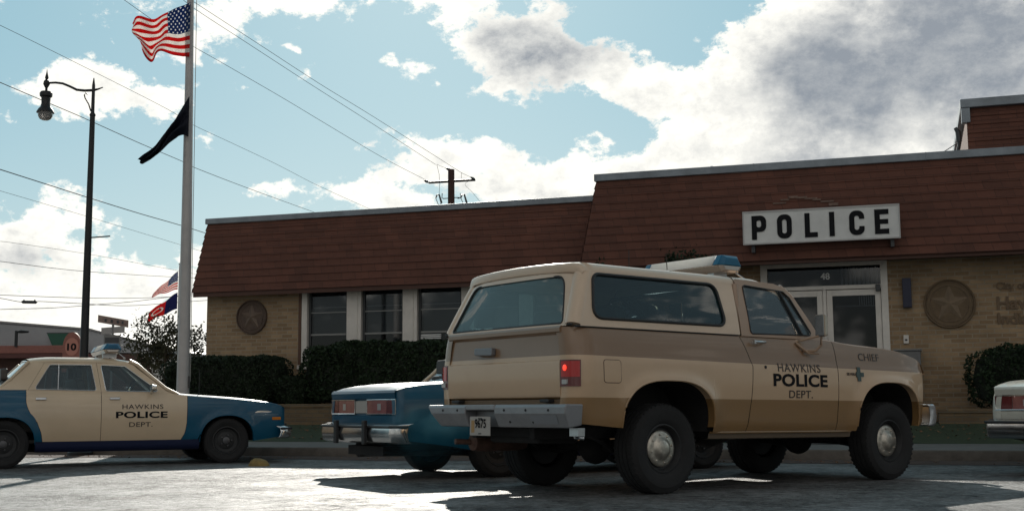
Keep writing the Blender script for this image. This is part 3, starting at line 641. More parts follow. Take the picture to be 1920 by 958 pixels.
def flag_mat(name, kind):
    m_ = bpy.data.materials.new(name); m_.use_nodes = True; t = m_.node_tree; b = t.nodes['Principled BSDF']; b.inputs['Roughness'].default_value = .75
    uv = N(t, 'ShaderNodeUVMap'); sp = N(t, 'ShaderNodeSeparateXYZ'); t.links.new(uv.outputs[0], sp.inputs[0]); u, v = sp.outputs[0], sp.outputs[1]
    def lt(a, k): return mth(t, 'LESS_THAN', a, k)
    def gt(a, k): return mth(t, 'GREATER_THAN', a, k)
    if kind == 'us':
        st = mth(t, 'MODULO', mth(t, 'FLOOR', mth(t, 'MULTIPLY', v, 13)), 2)          # 0 = red
        c = mixc(t, st, (.66, .02, .02), (.85, .83, .80))
        can = mth(t, 'MULTIPLY', lt(u, .40), gt(v, 6 / 13))
        cx = mth(t, 'MULTIPLY', u, 11 / .40); cy = mth(t, 'MULTIPLY', mth(t, 'SUBTRACT', v, 6 / 13), 9 * 13 / 7)
        ix = mth(t, 'FLOOR', cx); iy = mth(t, 'FLOOR', cy); par = mth(t, 'MODULO', mth(t, 'ADD', ix, iy), 2)
        dx = mth(t, 'SUBTRACT', mth(t, 'FRACT', cx), .5); dy = mth(t, 'SUBTRACT', mth(t, 'FRACT', cy), .5)
        d = mth(t, 'ADD', mth(t, 'MULTIPLY', dx, dx), mth(t, 'MULTIPLY', dy, dy))
        star = mth(t, 'MULTIPLY', mth(t, 'SUBTRACT', 1, par), lt(d, .11))
        cc = mixc(t, star, (.012, .055, .20), (.75, .75, .75)); c = mixc(t, can, c, cc)
    elif kind == 'state':
        c = mixc(t, gt(v, .5), (.55, .02, .02), (.60, .03, .03)); c = mixc(t, lt(u, .42), c, (.02, .03, .14))
        e = mth(t, 'ADD', mth(t, 'MULTIPLY', mth(t, 'SUBTRACT', u, .7), mth(t, 'SUBTRACT', u, .7)), mth(t, 'MULTIPLY', mth(t, 'SUBTRACT', v, .5), mth(t, 'SUBTRACT', v, .5)))
        c = mixc(t, mth(t, 'MULTIPLY', lt(e, .05), gt(e, .025)), c, (.7, .68, .65))
    else:
        c = mixc(t, mth(t, 'MULTIPLY', lt(mth(t, 'ABSOLUTE', mth(t, 'SUBTRACT', u, .5)), .14), lt(mth(t, 'ABSOLUTE', mth(t, 'SUBTRACT', v, .5)), .2)), (.010, .014, .030), (.016, .02, .034))
    t.links.new(c, b.inputs['Base Color'])
    tr = N(t, 'ShaderNodeBsdfTranslucent'); t.links.new(c, tr.inputs[0]); mx = N(t, 'ShaderNodeMixShader'); mx.inputs[0].default_value = .55
    t.links.new(b.outputs[0], mx.inputs[1]); t.links.new(tr.outputs[0], mx.inputs[2]); t.links.new(mx.outputs[0], t.nodes['Material Output'].inputs[0])
    return m_
def flag(name, fn, mt, label, nu=48, nv=24, group=None, origin=None):
    P = [fn(i / nu, j / nv) for i in range(nu + 1) for j in range(nv + 1)]; o0 = Vector(origin or P[0])
    me = bpy.data.meshes.new(name); n = nv + 1
    F = [(i * n + j, (i + 1) * n + j, (i + 1) * n + j + 1, i * n + j + 1) for i in range(nu) for j in range(nv)]
    me.from_pydata([tuple(Vector(p) - o0) for p in P], [], F); uvl = me.uv_layers.new(name='UVMap')
    for pl in me.polygons:
        for li, vi in zip(pl.loop_indices, pl.vertices): uvl.data[li].uv = ((vi // n) / nu, (vi % n) / nv)
        pl.use_smooth = True
    me.materials.append(mt); o = bpy.data.objects.new(name, me); C.objects.link(o); o.location = o0
    so = o.modifiers.new('cloth', 'SOLIDIFY'); so.thickness = .004
    return tag(o, label, 'flag', group)
def us(u, v):       # u from hoist to fly, v from bottom to top
    top = [(0, 7.86), (.25, 7.74), (.45, 7.68), (.65, 7.60), (.85, 7.56), (1, 7.55)]; bot = [(0, 6.87), (.3, 6.90), (.5, 6.96), (.62, 6.93), (.8, 6.86), (1, 6.98)]
    xt = [(0, -5.645), (.25, -5.90), (.42, -6.07), (.7, -6.40), (1, -6.73)]; xb = [(0, -5.64), (.3, -5.90), (.5, -6.12), (.7, -6.30), (.85, -6.40), (1, -6.46)]
    z = sinterp(bot, u) * (1 - v) + sinterp(top, u) * v; x = sinterp(xb, u) * (1 - v) + sinterp(xt, u) * v
    y = 20.90 + u * .10 + .16 * u * math.sin(u * 10 + v * 2.2 + .4) + .07 * u * math.sin(u * 19 - v * 5) + .05 * math.sin(v * 6) * u
    return (x + .03 * u * math.sin(v * 9 + u * 6), y, z + .02 * u * math.sin(u * 14 + v * 3))
flag('national_flag', us, flag_mat('stars_and_stripes', 'us'), 'large stars and stripes flag flying at the top of the pale flagpole')
def dk(u, v):       # limp, folded dark flag below it
    zc = sinterp([(0, 5.78), (.25, 5.62), (.5, 5.42), (.75, 5.16), (1, 4.98)], u); xc = sinterp([(0, -5.60), (.25, -5.80), (.5, -5.97), (.75, -6.15), (1, -6.42)], u)
    hw = interp([(0, .36), (.15, .25), (.3, .17), (.5, .12), (.7, .09), (.9, .08), (1, .05)], u)
    s_ = (v - .5) * 2
    tlt = interp([(0, 0), (.4, .45), (1, .75)], u)
    x = xc - s_ * hw * .55 * tlt * 1.0; z = zc + s_ * hw * (1 - .55 * tlt)
    return (x + .025 * math.sin(v * 16) * u, 20.82 + .09 * math.sin(v * 13 + u * 5) * min(1, u * 3), z)
flag('dark_flag', dk, flag_mat('dark_flag_cloth', 'pow'), 'limp folded dark blue flag hanging halfway down the pale flagpole')
# second flagpole far behind the tree
FQ = thing('flagpole', 'thin far flagpole with two small flags behind the small tree', 'flagpole', (-10.92, 40, 0))
mb = MB(); mb.tube([(0, 0, 0), (0, 0, 5.4)], [.06, .035], 10); mb.build('pole', M_pole, FQ, smooth=50)
mb = MB(); mb.lathe([(0, 5.4), (.05, 5.43), (.05, 5.47), (0, 5.5)], 10); mb.build('finial_ball', M_pole, FQ, smooth=50)
def fl2(z0, z1, x1, zt, zb):
    def f(u, v):
        x = -10.98 + (x1 + 10.98) * u - (1 - v) * .12 * u; z = (z0 + (zb - z0) * u) * (1 - v) + (z1 + (zt - z1) * u) * v
        return (x, 40 + .07 * math.sin(u * 9 + v * 3) * u, z + .02 * math.sin(u * 11))
    return f
flag('national_flag', fl2(4.62, 5.22, -11.72, 4.55, 4.38), flag_mat('stars_and_stripes_small', 'us'), 'small far stars and stripes flag, upper of the two behind the tree', 20, 10)
flag('state_flag', fl2(3.98, 4.52, -11.85, 3.92, 3.55), flag_mat('state_flag_cloth', 'state'), 'small far red and blue flag, lower of the two behind the tree', 20, 10)

# ------------------------------------------------------------------ street lamp
M_iron = mat('black_iron', (.014, .015, .016), .45, .3)
LP = thing('street_lamp', 'tall black ornate street lamp with a hanging globe behind the left police car', 'street lamp', (-6.99, 20, 0))
mb = MB(); mb.tube([(0, 0, 0), (0, 0, 1.0), (0, 0, 5.60)], [.085, .072, .042], 16); mb.tube([(0, 0, 5.60), (0, 0, 5.62), (0, 0, 5.66), (0, 0, 6.12), (0, 0, 6.25)], [.048, .052, .03, .026, .008], 12); mb.build('post', M_iron, LP, smooth=50)
mb = MB(); mb.lathe([(0, 0), (.2, 0), (.2, .06), (.15, .12), (.13, .5), (.1, .62), (.08, .7)], 16); mb.build('base', M_iron, LP, smooth=35)
mb = MB()
mb.tube([(.16, 0, 6.09), (.08, 0, 6.06), (0, 0, 6.04), (-.15, 0, 6.035), (-.28, 0, 6.05), (-.40, 0, 6.11), (-.52, 0, 6.16), (-.64, 0, 6.175), (-.76, 0, 6.17)], [.008, .016, .024, .022, .022, .02, .02, .019, .018], 8)
mb.tube([(-.03, 0, 5.68), (-.07, 0, 5.80), (-.135, 0, 5.91), (-.15, 0, 5.96), (-.125, 0, 6.0), (-.10, 0, 5.97)], .012, 6)
mb.build('arm', M_iron, LP, smooth=60)
mb = MB(); mb.tube([(-.0, 0, 3.55), (.36, 0, 3.575)], .012, 6); mb.build('banner_rod', M_iron, LP)
mb = MB(); mb.lathe([(0, 6.42), (.012, 6.34), (.03, 6.26), (.02, 6.23), (.045, 6.2), (.055, 6.15), (.02, 6.08), (.02, 6.03), (.085, 6.02), (.105, 5.99), (.10, 5.94), (.075, 5.92), (.07, 5.82), (.085, 5.76), (.11, 5.73), (.14, 5.68), (.145, 5.66), (.12, 5.66)], 20)
mb.v = [(x - .79, y, z) for x, y, z in mb.v]; ln = mb.build('lantern', M_iron, LP, smooth=40)
mb = MB(); mb.lathe([(.12, 5.66), (.115, 5.60), (.09, 5.555), (.05, 5.535), (0, 5.53)], 20); mb.v = [(x - .79, y, z) for x, y, z in mb.v]; mb.build('globe', mat('frosted_glass', (.62, .60, .58), .2, trans=.7), ln, smooth=50)

# ------------------------------------------------------------------ utility pole and wires
UP = thing('utility_pole', 'wooden utility pole with a crossarm rising behind the station roof', 'utility pole', (-2.50, 50, 0))
M_wood = mat('creosote_wood', (.05, .025, .02), .9, bump=(14, .6), var=.3)
mb = MB(); mb.tube([(0, 0, 0), (0, 0, 10.5)], [.19, .135], 14); mb.build('pole', M_wood, UP, smooth=50)
mb = MB(); mb.tube([(-.93, 0, 9.96), (1.0, 0, 10.06)], .055, 8); mb.tube([(-.35, 0, 9.28), (-.02, 0, 9.3)], .02, 6); mb.tube([(.02, 0, 9.32), (.35, 0, 9.32)], .02, 6); mb.build('crossarm', M_iron, UP)
M_ins = mat('insulator', (.03, .04, .045), .3)
for a, b in (((-.93, 0, 9.96), (-1.13, .0, 10.06)), ((1.0, 0, 10.06), (.8, 0, 10.18)), ((-.02, 0, 10.47), (-.22, 0, 10.56))):
    mb = MB(); mb.tube([a, ((a[0] + b[0]) / 2, 0, (a[2] + b[2]) / 2), b], [.03, .06, .025], 8); mb.build('insulator', M_ins, UP)
for sx in (-1, 1):
    mb = MB(); x = .52 * sx
    mb.tube([(x - .12, 0, 9.3), (x - .08, 0, 9.42), (x + .02, 0, 9.45), (x + .12 * 1, 0, 9.1), (x + .05, 0, 9.03)], [.02, .035, .035, .045, .03], 8)
    mb.tube([(x - .12, 0, 9.3), (x, 0, 9.0)], .014, 5); mb.tube([(x * .72, 0, 9.5), (x * .74, 0, 9.3), (x * .5, 0, 9.28)], .02, 6); mb.build('fuse_cutout', M_ins, UP)
mb = MB(); mb.tube([(-.60, 0, 10.72), (-.5, 0, 10.3), (-.48, 0, 9.9), (-.5, 0, 9.45)], .008, 5); mb.tube([(.42, 0, 10.36), (.42, 0, 10.0)], .008, 5); mb.tube([(-.22, 0, 10.56), (-.6, 0, 10.72)], .008, 5); mb.tube([(.8, 0, 10.18), (.42, 0, 10.36)], .008, 5); mb.build('jumper_wire', M_iron, UP)
M_wire = mat('wire', (.035, .04, .045), .95, spec=.05)
def wire(px, d0, d1, label, r=.016, grp='overhead wires'):
    x0, x1 = px[0][0], px[-1][0]
    if x0 < -30: k_ = (px[1][1] - px[0][1]) / (px[1][0] - px[0][0]); px = [(x0 - 330, px[0][1] - 330 * k_ * 1.1)] + list(px)
    n = len(px)
    P = []
    for x, y in px:
        s_ = (x - x0) / (x1 - x0); P.append(at(x, y, 1 / ((1 - s_) / d0 + s_ / d1)))
    r *= .64
    Q = []                                       # smooth resample
    for i in range(n - 1):
        a = P[max(i - 1, 0)]; b = P[i]; c = P[i + 1]; e = P[min(i + 2, n - 1)]
        for k in range(6):
            t = k / 6; Q.append(.5 * ((2 * b) + (c - a) * t + (2 * a - 5 * b + 4 * c - e) * t * t + (3 * b - a - 3 * c + e) * t ** 3))
    Q.append(P[-1]); o0 = Q[0].copy(); mb = MB(); mb.tube([q - o0 for q in Q], r, 5)
    o = mb.build('overhead_wire', M_wire, None, smooth=80); o.location = o0; return tag(o, label, 'wire', grp)
wire([(330, -12), (365, 17), (460, 79), (580, 157), (687, 225), (817, 309)], 38, 50, 'wire from the flag to the utility pole top, lower of a close pair', .013)
wire([(345, -8), (380, 15), (480, 80), (600, 158), (703, 221), (868, 326)], 38, 50, 'wire to the right end of the pole crossarm, upper of a close pair', .013)
wire([(225, -5), (330, 68), (428, 125), (530, 184), (620, 238), (718, 296), (799, 338)], 38, 50, 'wire reaching the left end of the pole crossarm from beside the flag', .013)
wire([(890, 336), (872, 345), (885, 360), (900, 378), (935, 420)], 50, 56, 'short wire dropping right from the utility pole behind the roof', .010)
wire([(-40, 32), (0, 48), (150, 122), (310, 203), (361, 234), (440, 271), (520, 309), (600, 350), (700, 395)], 34, 62, 'long wire crossing above the lamp and behind the flagpole to the roof', .012)
wire([(-40, 137), (0, 155), (80, 189), (160, 223), (260, 268), (342, 303), (361, 313), (470, 355), (600, 402)], 28, 60, 'thick wire crossing the lamp post just under its lantern', .017)
wire([(-40, 306), (0, 318), (160, 369), (260, 400), (340, 423), (400, 442)], 30, 48, 'thick dark wire crossing mid way down the lamp post', .022)
wire([(-40, 347), (0, 358), (150, 402), (190, 414), (335, 458), (400, 478)], 42, 60, 'faint thin wire below the thick dark one', .012)
wire([(-40, 449), (22, 455), (150, 474), (230, 488), (400, 520)], 45, 62, 'faint wire above the low clouds at the left', .012)
wire([(-40, 485), (0, 490), (150, 508), (320, 519), (400, 522)], 40, 60, 'dark wire crossing the low clouds at the left', .016)
wire([(-40, 551), (0, 553), (140, 558), (240, 559), (330, 556), (400, 551)], 40, 55, 'highest of the three low wires over the shop', .017)
wire([(-40, 556), (0, 559), (40, 566), (75, 565), (150, 569), (240, 573), (330, 567), (400, 562)], 40, 55, 'low wire carrying a black splice case over the shop', .018)
wire([(-40, 582), (0, 580), (100, 577), (180, 571), (260, 564), (400, 546)], 40, 55, 'lowest of the low wires over the shop', .017)
p = at(55, 566, 41.5); SC = thing('splice_case', 'black cable splice case hanging on the low wire at the far left', 'splice case', p)
mb = MB(); mb.tube([(-.27, 0, .01), (-.22, 0, 0), (.22, 0, -.01), (.27, 0, 0)], [.02, .055, .055, .02], 10); mb.build('case', M_iron, SC, smooth=50)
mb = MB(); mb.box(-.2, -.17, -.02, .02, .04, .08); mb.box(.17, .2, -.02, .02, .04, .08); mb.build('clamp', M_iron, SC)

# ------------------------------------------------------------------ left background
SH = thing('shop', 'long grey white shop with a salmon fascia behind the left police car', 'building', (-24, 60, 0))
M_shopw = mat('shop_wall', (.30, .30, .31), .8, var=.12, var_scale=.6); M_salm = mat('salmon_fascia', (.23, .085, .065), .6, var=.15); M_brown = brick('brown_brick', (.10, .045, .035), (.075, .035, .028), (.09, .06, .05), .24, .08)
mb = MB()
poly = [(-18, 5.6), (-1.1, 4.93), (3.3, 4.55), (4.9, 4.15), (7.4, 3.5), (7.4, 3.42), (-18, 3.82)]
mb.prism(poly, lambda x, z: (x, 0, z), lambda x, z: (x, 14, z)); mb.build('parapet', M_shopw, SH)
mb = MB(); mb.prism([(-18, 5.62), (-1.1, 4.95), (3.3, 4.57), (4.9, 4.17), (7.4, 3.52), (7.4, 3.58), (4.9, 4.25), (3.3, 4.66), (-1.1, 5.05), (-18, 5.72)], lambda x, z: (x, -.08, z), lambda x, z: (x, 14, z)); mb.build('roof_edge', mat('shop_coping', (.22, .21, .21), .6), SH)
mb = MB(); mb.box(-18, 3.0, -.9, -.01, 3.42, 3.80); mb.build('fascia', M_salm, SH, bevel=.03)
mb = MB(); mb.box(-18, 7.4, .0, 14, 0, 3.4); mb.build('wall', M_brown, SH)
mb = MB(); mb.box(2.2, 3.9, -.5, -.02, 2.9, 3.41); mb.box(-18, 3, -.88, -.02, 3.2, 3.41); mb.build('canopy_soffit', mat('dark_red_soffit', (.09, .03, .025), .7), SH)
for i in range(6):
    mb = MB(); x = -15 + i * 3.3; mb.box(x, x + 1.9, -.03, .05, .5, 2.6); f = mb.build('window', M_dframe, SH); mb = MB(); mb.box(x + .08, x + 1.82, -.036, -.031, .58, 2.52); mb.build('pane', M_pane, f)
SGN = thing('shop_banner', 'dark green tapered banner on the grey white shop wall', 'banner', at(110, 638, 59.7))
mb = MB(); mb.prism([(-.58, .34), (.62, .34), (.62, -.30), (-.28, -.32)], lambda x, z: (x, 0, z), lambda x, z: (x, .06, z)); mb.build('cloth', mat('banner_green', (.02, .085, .055), .7), SGN)
mb = MB(); mb.box(-.6, .64, -.01, .07, .341, .38); mb.build('rail', M_dframe, SGN)
WLs = thing('wall_light', 'dark gooseneck flood lamp on the shop parapet at the far left', 'lamp', at(29, 650, 59))
mb = MB(); mb.box(-.06, .06, 0, .1, 0, .78); mb.build('post', M_iron, WLs); mb = MB(); mb.tube([(.0, 0, .70), (.25, 0, .74), (.6, 0, .72)], [.03, .09, .05], 8); mb.build('lamp_head', M_iron, WLs)
TEN = thing('round_sign', 'round salmon sign with the number 10 beside the lamp post', 'sign', at(133, 700, 45))
cz = at(133, 651, 45).z - at(133, 700, 45).z
mb = MB(); mb.prism([(.36 * math.cos(a) * .95, cz + .0 + .56 * math.sin(a)) for a in lin(0, PI, 20)] + [(-.345, cz - .9), (.345, cz - .9)], lambda x, z: (x, 0, z), lambda x, z: (x, .12, z)); mb.build('board', M_salm, TEN)
mb = MB(); mb.prism([(.25 * math.cos(a), cz + .02 + .33 * math.sin(a)) for a in lin(0, 2 * PI, 28)[:-1]], lambda x, z: (x, -.02, z), lambda x, z: (x, -.003, z)); mb.build('face', mat('salmon_light', (.38, .16, .12), .6), TEN)
lettering('10', lambda u, v, d: (-.17 + u, -.021 - d, cz - .12 + v), M_black, TEN, 'numerals', w=.34, h=.27, bold=.04)
mb = MB(); mb.box(-.05, .05, .02, .1, -1.6, cz - .9); mb.build('post', M_iron, TEN)
b0 = at(207, 760, 30); SP = thing('street_name_sign', 'street name blades crossing above a small grey sign over the police car light bar', 'sign', (b0.x, 30, 0))
mb = MB(); mb.tube([(0, 0, 0), (0, 0, 2.82)], .03, 8); mb.build('post', mat('galvanised', (.20, .20, .20), .5, .5), SP)
M_blade = mat('street_blade', (.24, .17, .15), .6, var=.2); M_gs = mat('grey_sign_back', (.17, .17, .165), .6)
def blade(z, ang, L, h=.16, mt=M_blade, dz=0.0, nm='name_blade'):
    mb = MB(); c, s_ = math.cos(R(ang)), math.sin(R(ang))
    mb.prism([(-L, z - h / 2 + dz), (L, z - h / 2 - dz), (L, z + h / 2 - dz), (-L, z + h / 2 + dz)], lambda x, q: (x * c, x * s_ - .01, q), lambda x, q: (x * c, x * s_ + .01, q)); return mb.build(nm, mt, SP)
blade(2.88, 8, .36, h=.18, dz=.065); blade(2.66, -25, .37, dz=-.01, mt=mat('street_blade_pale', (.30, .28, .27), .6)); 
mb = MB(); mb.box(-.2, .2, -.045, -.031, 2.2, 2.54); sg = mb.build('small_sign', M_gs, SP)
mb = MB(); mb.box(-.17, .17, -.05, -.0455, 2.35, 2.48); mb.build('legend_band', M_dframe, sg)
for x in (-.2, -.05, .1, .22):
    mb = MB(); mb.box(x, x + .05, -.045, -.03, 2.84 - x * .14, 2.91 - x * .14); mb.build('legend', M_dframe, SP)
# pale building behind the tree and flagpole
PB = thing('pale_building', 'pale ribbed wall of a low building between tree and brick station', 'building', (-13.5, 46, 0))
mb = MB(); mb.box(0, 9, 0, 6, 0, 2.62); mb.build('wall', mat('pale_siding', (.46, .45, .44), .7, var=.1), PB)
mb = MB()
for i in range(36): mb.box(i * .25, i * .25 + .03, -.03, 0, .05, 2.6)
mb.build('rib', mat('pale_rib', (.40, .39, .38), .7), PB); mb = MB(); mb.box(-.1, 9.1, -.12, 6.1, 2.621, 2.74); mb.build('coping', M_coping, PB)
# trees on the skyline and town behind, low
YB = thing('kerb_stone', 'yellow painted stone at the kerb in front of the left police car', 'kerb stone', (-3.32, 16.2, 0))
mb = MB(); mb.lathe([(0, .10), (.06, .095), (.11, .07), (.14, .03), (.15, 0)], 14); mb.v = [(x * 1.0 + .02 * noise.noise(Vector((x * 9, y * 9, z * 9))), y * .7, z * (1 + .3 * noise.noise(Vector((x * 6, y * 6, 1))))) for x, y, z in mb.v]; mb.build('stone', mat('yellow_paint_worn', (.20, .13, .035), .7, var=.35, var_scale=14), YB, smooth=60)
# ------------------------------------------------------------------ vehicle helpers
def ray_hit(c, a, poly):
    d = (math.cos(a), math.sin(a)); best = None; n = len(poly)
    for i in range(n):
        x0, y0 = poly[i]; x1, y1 = poly[(i + 1) % n]; ex, ey = x1 - x0, y1 - y0; det = d[0] * -ey + d[1] * ex
        if abs(det) < 1e-12: continue
        px, py = x0 - c[0], y0 - c[1]; t = (px * -ey + py * ex) / det; s_ = (d[0] * py - d[1] * px) / det
        if t > 1e-6 and -1e-6 <= s_ <= 1 + 1e-6 and (best is None or t > best): best = t
    return (c[0] + d[0] * best, c[1] + d[1] * best)
def roundpoly(pts, r, n=6):
    out = []; m_ = len(pts)
    for i in range(m_):
        p = Vector(pts[i]); a = (Vector(pts[i - 1]) - p); b = (Vector(pts[(i + 1) % m_]) - p); rr = r[i] if isinstance(r, (list, tuple)) else r
        ang = a.angle(b); t = min(rr / math.tan(ang / 2), a.length * .48, b.length * .48); a.normalize(); b.normalize()
        p0 = p + a * t; p1 = p + b * t
        for k in range(n + 1):
            s_ = k / n; out.append(tuple(p0 * (1 - s_) ** 2 + p * 2 * s_ * (1 - s_) + p1 * s_ * s_))
    return out
def ring(mb, outer, inner, place, k=4, n=72, c=None):
    if c is None: c = (sum(p[0] for p in inner) / len(inner), sum(p[1] for p in inner) / len(inner))
    A = sorted(set([round(2 * PI * i / n - PI, 5) for i in range(n)] + [round(math.atan2(p[1] - c[1], p[0] - c[0]), 5) for p in list(outer) + list(inner)]))
    O = [ray_hit(c, a, outer) for a in A]; I = [ray_hit(c, a, inner) for a in A]; m_ = len(A); vs = []
    for j in range(k + 1):
        for q in range(m_):
            s_ = j / k; vs.append(place(O[q][0] * (1 - s_) + I[q][0] * s_, O[q][1] * (1 - s_) + I[q][1] * s_))
    fs = [(j * m_ + q, j * m_ + (q + 1) % m_, (j + 1) * m_ + (q + 1) % m_, (j + 1) * m_ + q) for j in range(k) for q in range(m_)]
    mb.add(vs, fs)
def fill(mb, poly, place, k=4, n=48):
    c = (sum(p[0] for p in poly) / len(poly), sum(p[1] for p in poly) / len(poly))
    A = sorted(set([round(2 * PI * i / n - PI, 5) for i in range(n)] + [round(math.atan2(p[1] - c[1], p[0] - c[0]), 5) for p in poly]))
    O = [ray_hit(c, a, poly) for a in A]; m_ = len(A); vs = [place(*c)]
    for j in range(1, k + 1):
        s_ = j / k
        for q in range(m_): vs.append(place(c[0] + (O[q][0] - c[0]) * s_, c[1] + (O[q][1] - c[1]) * s_))
    fs = [(0, 1 + q, 1 + (q + 1) % m_) for q in range(m_)]
    fs += [(1 + j * m_ + q, 1 + j * m_ + (q + 1) % m_, 1 + (j + 1) * m_ + (q + 1) % m_, 1 + (j + 1) * m_ + q) for j in range(k - 1) for q in range(m_)]
    mb.add(vs, fs)
M_rub = mat('tyre_rubber', (.015, .0145, .015), .88, bump=(40, .3), var=.3, var_scale=6)
M_chrome = mat('chrome', (.62, .62, .62), .16, 1.0, var=.08, var_scale=5)
M_dull = mat('dull_chrome', (.48, .49, .50), .30, 1.0, var=.18, var_scale=7)
M_steel = mat('dark_steel_wheel', (.018, .018, .019), .6, .1)
M_under = mat('underbody', (.014, .013, .013), .85, bump=(12, .6), var=.4)
M_gasket = mat('black_rubber', (.012, .012, .013), .55)
M_int = mat('cab_interior', (.045, .04, .035), .8)
M_seat = mat('seat_vinyl', (.05, .042, .035), .55)
M_red = mat('red_lens', (.42, .008, .010), .15, coat=.5); M_redd = mat('dark_red_lens', (.11, .01, .012), .2, coat=.4)
M_amber = mat('amber_lens', (.55, .16, .01), .2, coat=.5); M_clear = mat('clear_lens', (.35, .33, .32), .12, coat=.5)
M_lit = mat('lit_brake_bulb', (.8, .05, .03), .3, emis=(1, .06, .03), emis_s=1.1)
M_blue = mat('blue_beacon_lens', (.0, .20, .40), .4, spec=.15, coat=.06); M_plate = mat('licence_plate', (.36, .33, .30), .6)
def wheel(T, x, y, r, wd, s, style):
    E_ = bpy.data.objects.new('wheel', None); C.objects.link(E_); E_.parent = T; E_.location = (x, y, r); E_.empty_display_size = .1
    L = Matrix.Rotation(-PI / 2 * s, 4, 'X') if s > 0 else Matrix.Rotation(PI / 2, 4, 'X')      # local +z -> outwards (s*y)
    h = wd / 2; q = r - .62 * (r - .19) if style == 'truck' else r * .60
    rim_r = {'truck': .212, 'car': .195}[style]
    mb = MB(); mb.lathe([(rim_r, -h * .78), (rim_r + .02, -h * .92), (r * .80, -h), (r * .93, -h * .93), (r * .985, -h * .80), (r, -h * .6), (r, -h * .42), (r - .010, -h * .40), (r - .010, -h * .34), (r, -h * .32), (r, -h * .04), (r - .01, -h * .02), (r - .01, h * .02), (r, h * .04), (r, h * .32), (r - .01, h * .34), (r - .01, h * .40), (r, h * .42), (r, h * .6), (r * .985, h * .80), (r * .93, h * .93), (r * .86, h * .985), (r * .855, h * 1.0), (r * .80, h), (rim_r + .045, h * .97), (rim_r + .02, h * .90), (rim_r, h * .78)], 56, L)
    nb = 46
    for k in range(nb):
        a = 2 * PI * k / nb
        for hh in (-1, 1):
            a2 = a + (.03 if hh > 0 else -.03); M2 = L @ Matrix.Rotation(a2, 4, 'Z')
            P = [M2 @ Vector(v) for v in [(r - .012, -.012, hh * h * .60), (r - .012, .012, hh * h * .60), (r * .965, .010, hh * h * .90), (r * .965, -.010, hh * h * .90), (r + .004, -.012, hh * h * .60), (r + .004, .012, hh * h * .60), (r * .978, .010, hh * h * .91), (r * .978, -.010, hh * h * .91)]]
            mb.add(P, [(0, 3, 2, 1), (4, 5, 6, 7), (0, 1, 5, 4), (1, 2, 6, 5), (2, 3, 7, 6), (3, 0, 4, 7)])
    mb.build('tyre', M_rub, E_, smooth=38)
    mb = MB(); mb.lathe([(rim_r, -h * .78), (rim_r, h * .80), (rim_r - .012, h * .82), (rim_r - .02, h * .70), (rim_r - .035, h * .42), (.12, h * .36), (.11, h * .42), (0, h * .42)], 40, L)
    mb.lathe([(rim_r - .03, -h * .5), (0, -h * .5)], 30, L)
    mb.build('rim', M_steel, E_, smooth=35)
    if style == 'truck':
        mb = MB(); mb.lathe([(.155, h * .46), (.158, h * .52), (.150, h * .58), (.128, h * .64), (.105, h * .62), (.095, h * .66), (.075, h * .78), (.06, h * .86), (.03, h * .88), (0, h * .885)], 40, L)
        for k in range(8):
            M2 = L @ Matrix.Rotation(2 * PI * k / 8 + .2, 4, 'Z') @ Matrix.Translation((.122, 0, h * .60)); mb.lathe([(.010, 0), (.009, .010), (.006, .012), (0, .012)], 8, M2)
        mb.build('hub_cap', mat('brushed_hubcap', (.46, .42, .36), .38, .9, var=.35, var_scale=24), E_, smooth=40)
    else:
        mb = MB(); mb.lathe([(.05, h * .43), (.048, h * .55), (.03, h * .60), (0, h * .60)], 20, L)
        for k in range(5):
            M2 = L @ Matrix.Rotation(2 * PI * k / 5, 4, 'Z') @ Matrix.Translation((.075, 0, h * .42)); mb.lathe([(.012, 0), (.010, .02), (0, .022)], 6, M2)
        mb.build('hub_cap', mat('dark_hub', (.10, .10, .105), .4, .7), E_, smooth=40)
    return E_
def arch_fn(cx, hw, top, base, p=2.7):
    def f(x):
        u = abs(x - cx) / hw
        return base + (top - base) * (1 - u ** p) ** (1 / p) if u < 1 else None
    return f
def arch_curve(cx, hw, top, base, p=2.7, n=40, grow=0.0):
    P = []
    for k in range(n + 1):
        a = PI - PI * k / n; c, s_ = math.cos(a), math.sin(a)
        P.append((cx + (hw + grow) * math.copysign(abs(c) ** (2 / p), c), base + (top - base + grow) * abs(s_) ** (2 / p)))
    return P
def stations(x0, x1, arches, step=.06):
    xs = set()
    n = max(1, round((x1 - x0) / step)); xs.update(round(x0 + (x1 - x0) * i / n, 5) for i in range(n + 1))
    for cx, hw in arches:
        if cx + hw < x0 or cx - hw > x1: continue
        xs = {x for x in xs if not (cx - hw - .01 < x < cx + hw + .01)} | {x for x in (x0, x1) if True}
        for k in range(25):
            x = cx - hw * math.cos(PI * k / 24); 
            if x0 <= x <= x1: xs.add(round(x, 5))
        for x in (cx - hw - .0015, cx + hw + .0015):
            if x0 <= x <= x1: xs.add(round(x, 5))
    return sorted(xs)
def skin(mb, cols, s, zb, zt, wf, nz=16):
    def f(i, v):
        c = cols[int(i)]; x, yo = c if isinstance(c, tuple) else (c, 0); a, b = zb(x), zt(x); z = a + (b - a) * v
        return (x, s * (wf(x, z) + yo), z)
    mb.grid(f, list(range(len(cols))), lin(0, 1, nz))
def lens_mat(name, c, f):                 # moulded plastic: light shines through it
    if name in MATS: return MATS[name]
    m_ = mat(name, c, .3, coat=.4); t = m_.node_tree; tr = N(t, 'ShaderNodeBsdfTranslucent'); tr.inputs[0].default_value = (*c, 1); mx = N(t, 'ShaderNodeMixShader'); mx.inputs[0].default_value = f
    t.links.new(t.nodes['Principled BSDF'].outputs[0], mx.inputs[1]); t.links.new(tr.outputs[0], mx.inputs[2]); t.links.new(mx.outputs[0], t.nodes['Material Output'].inputs[0]); return m_
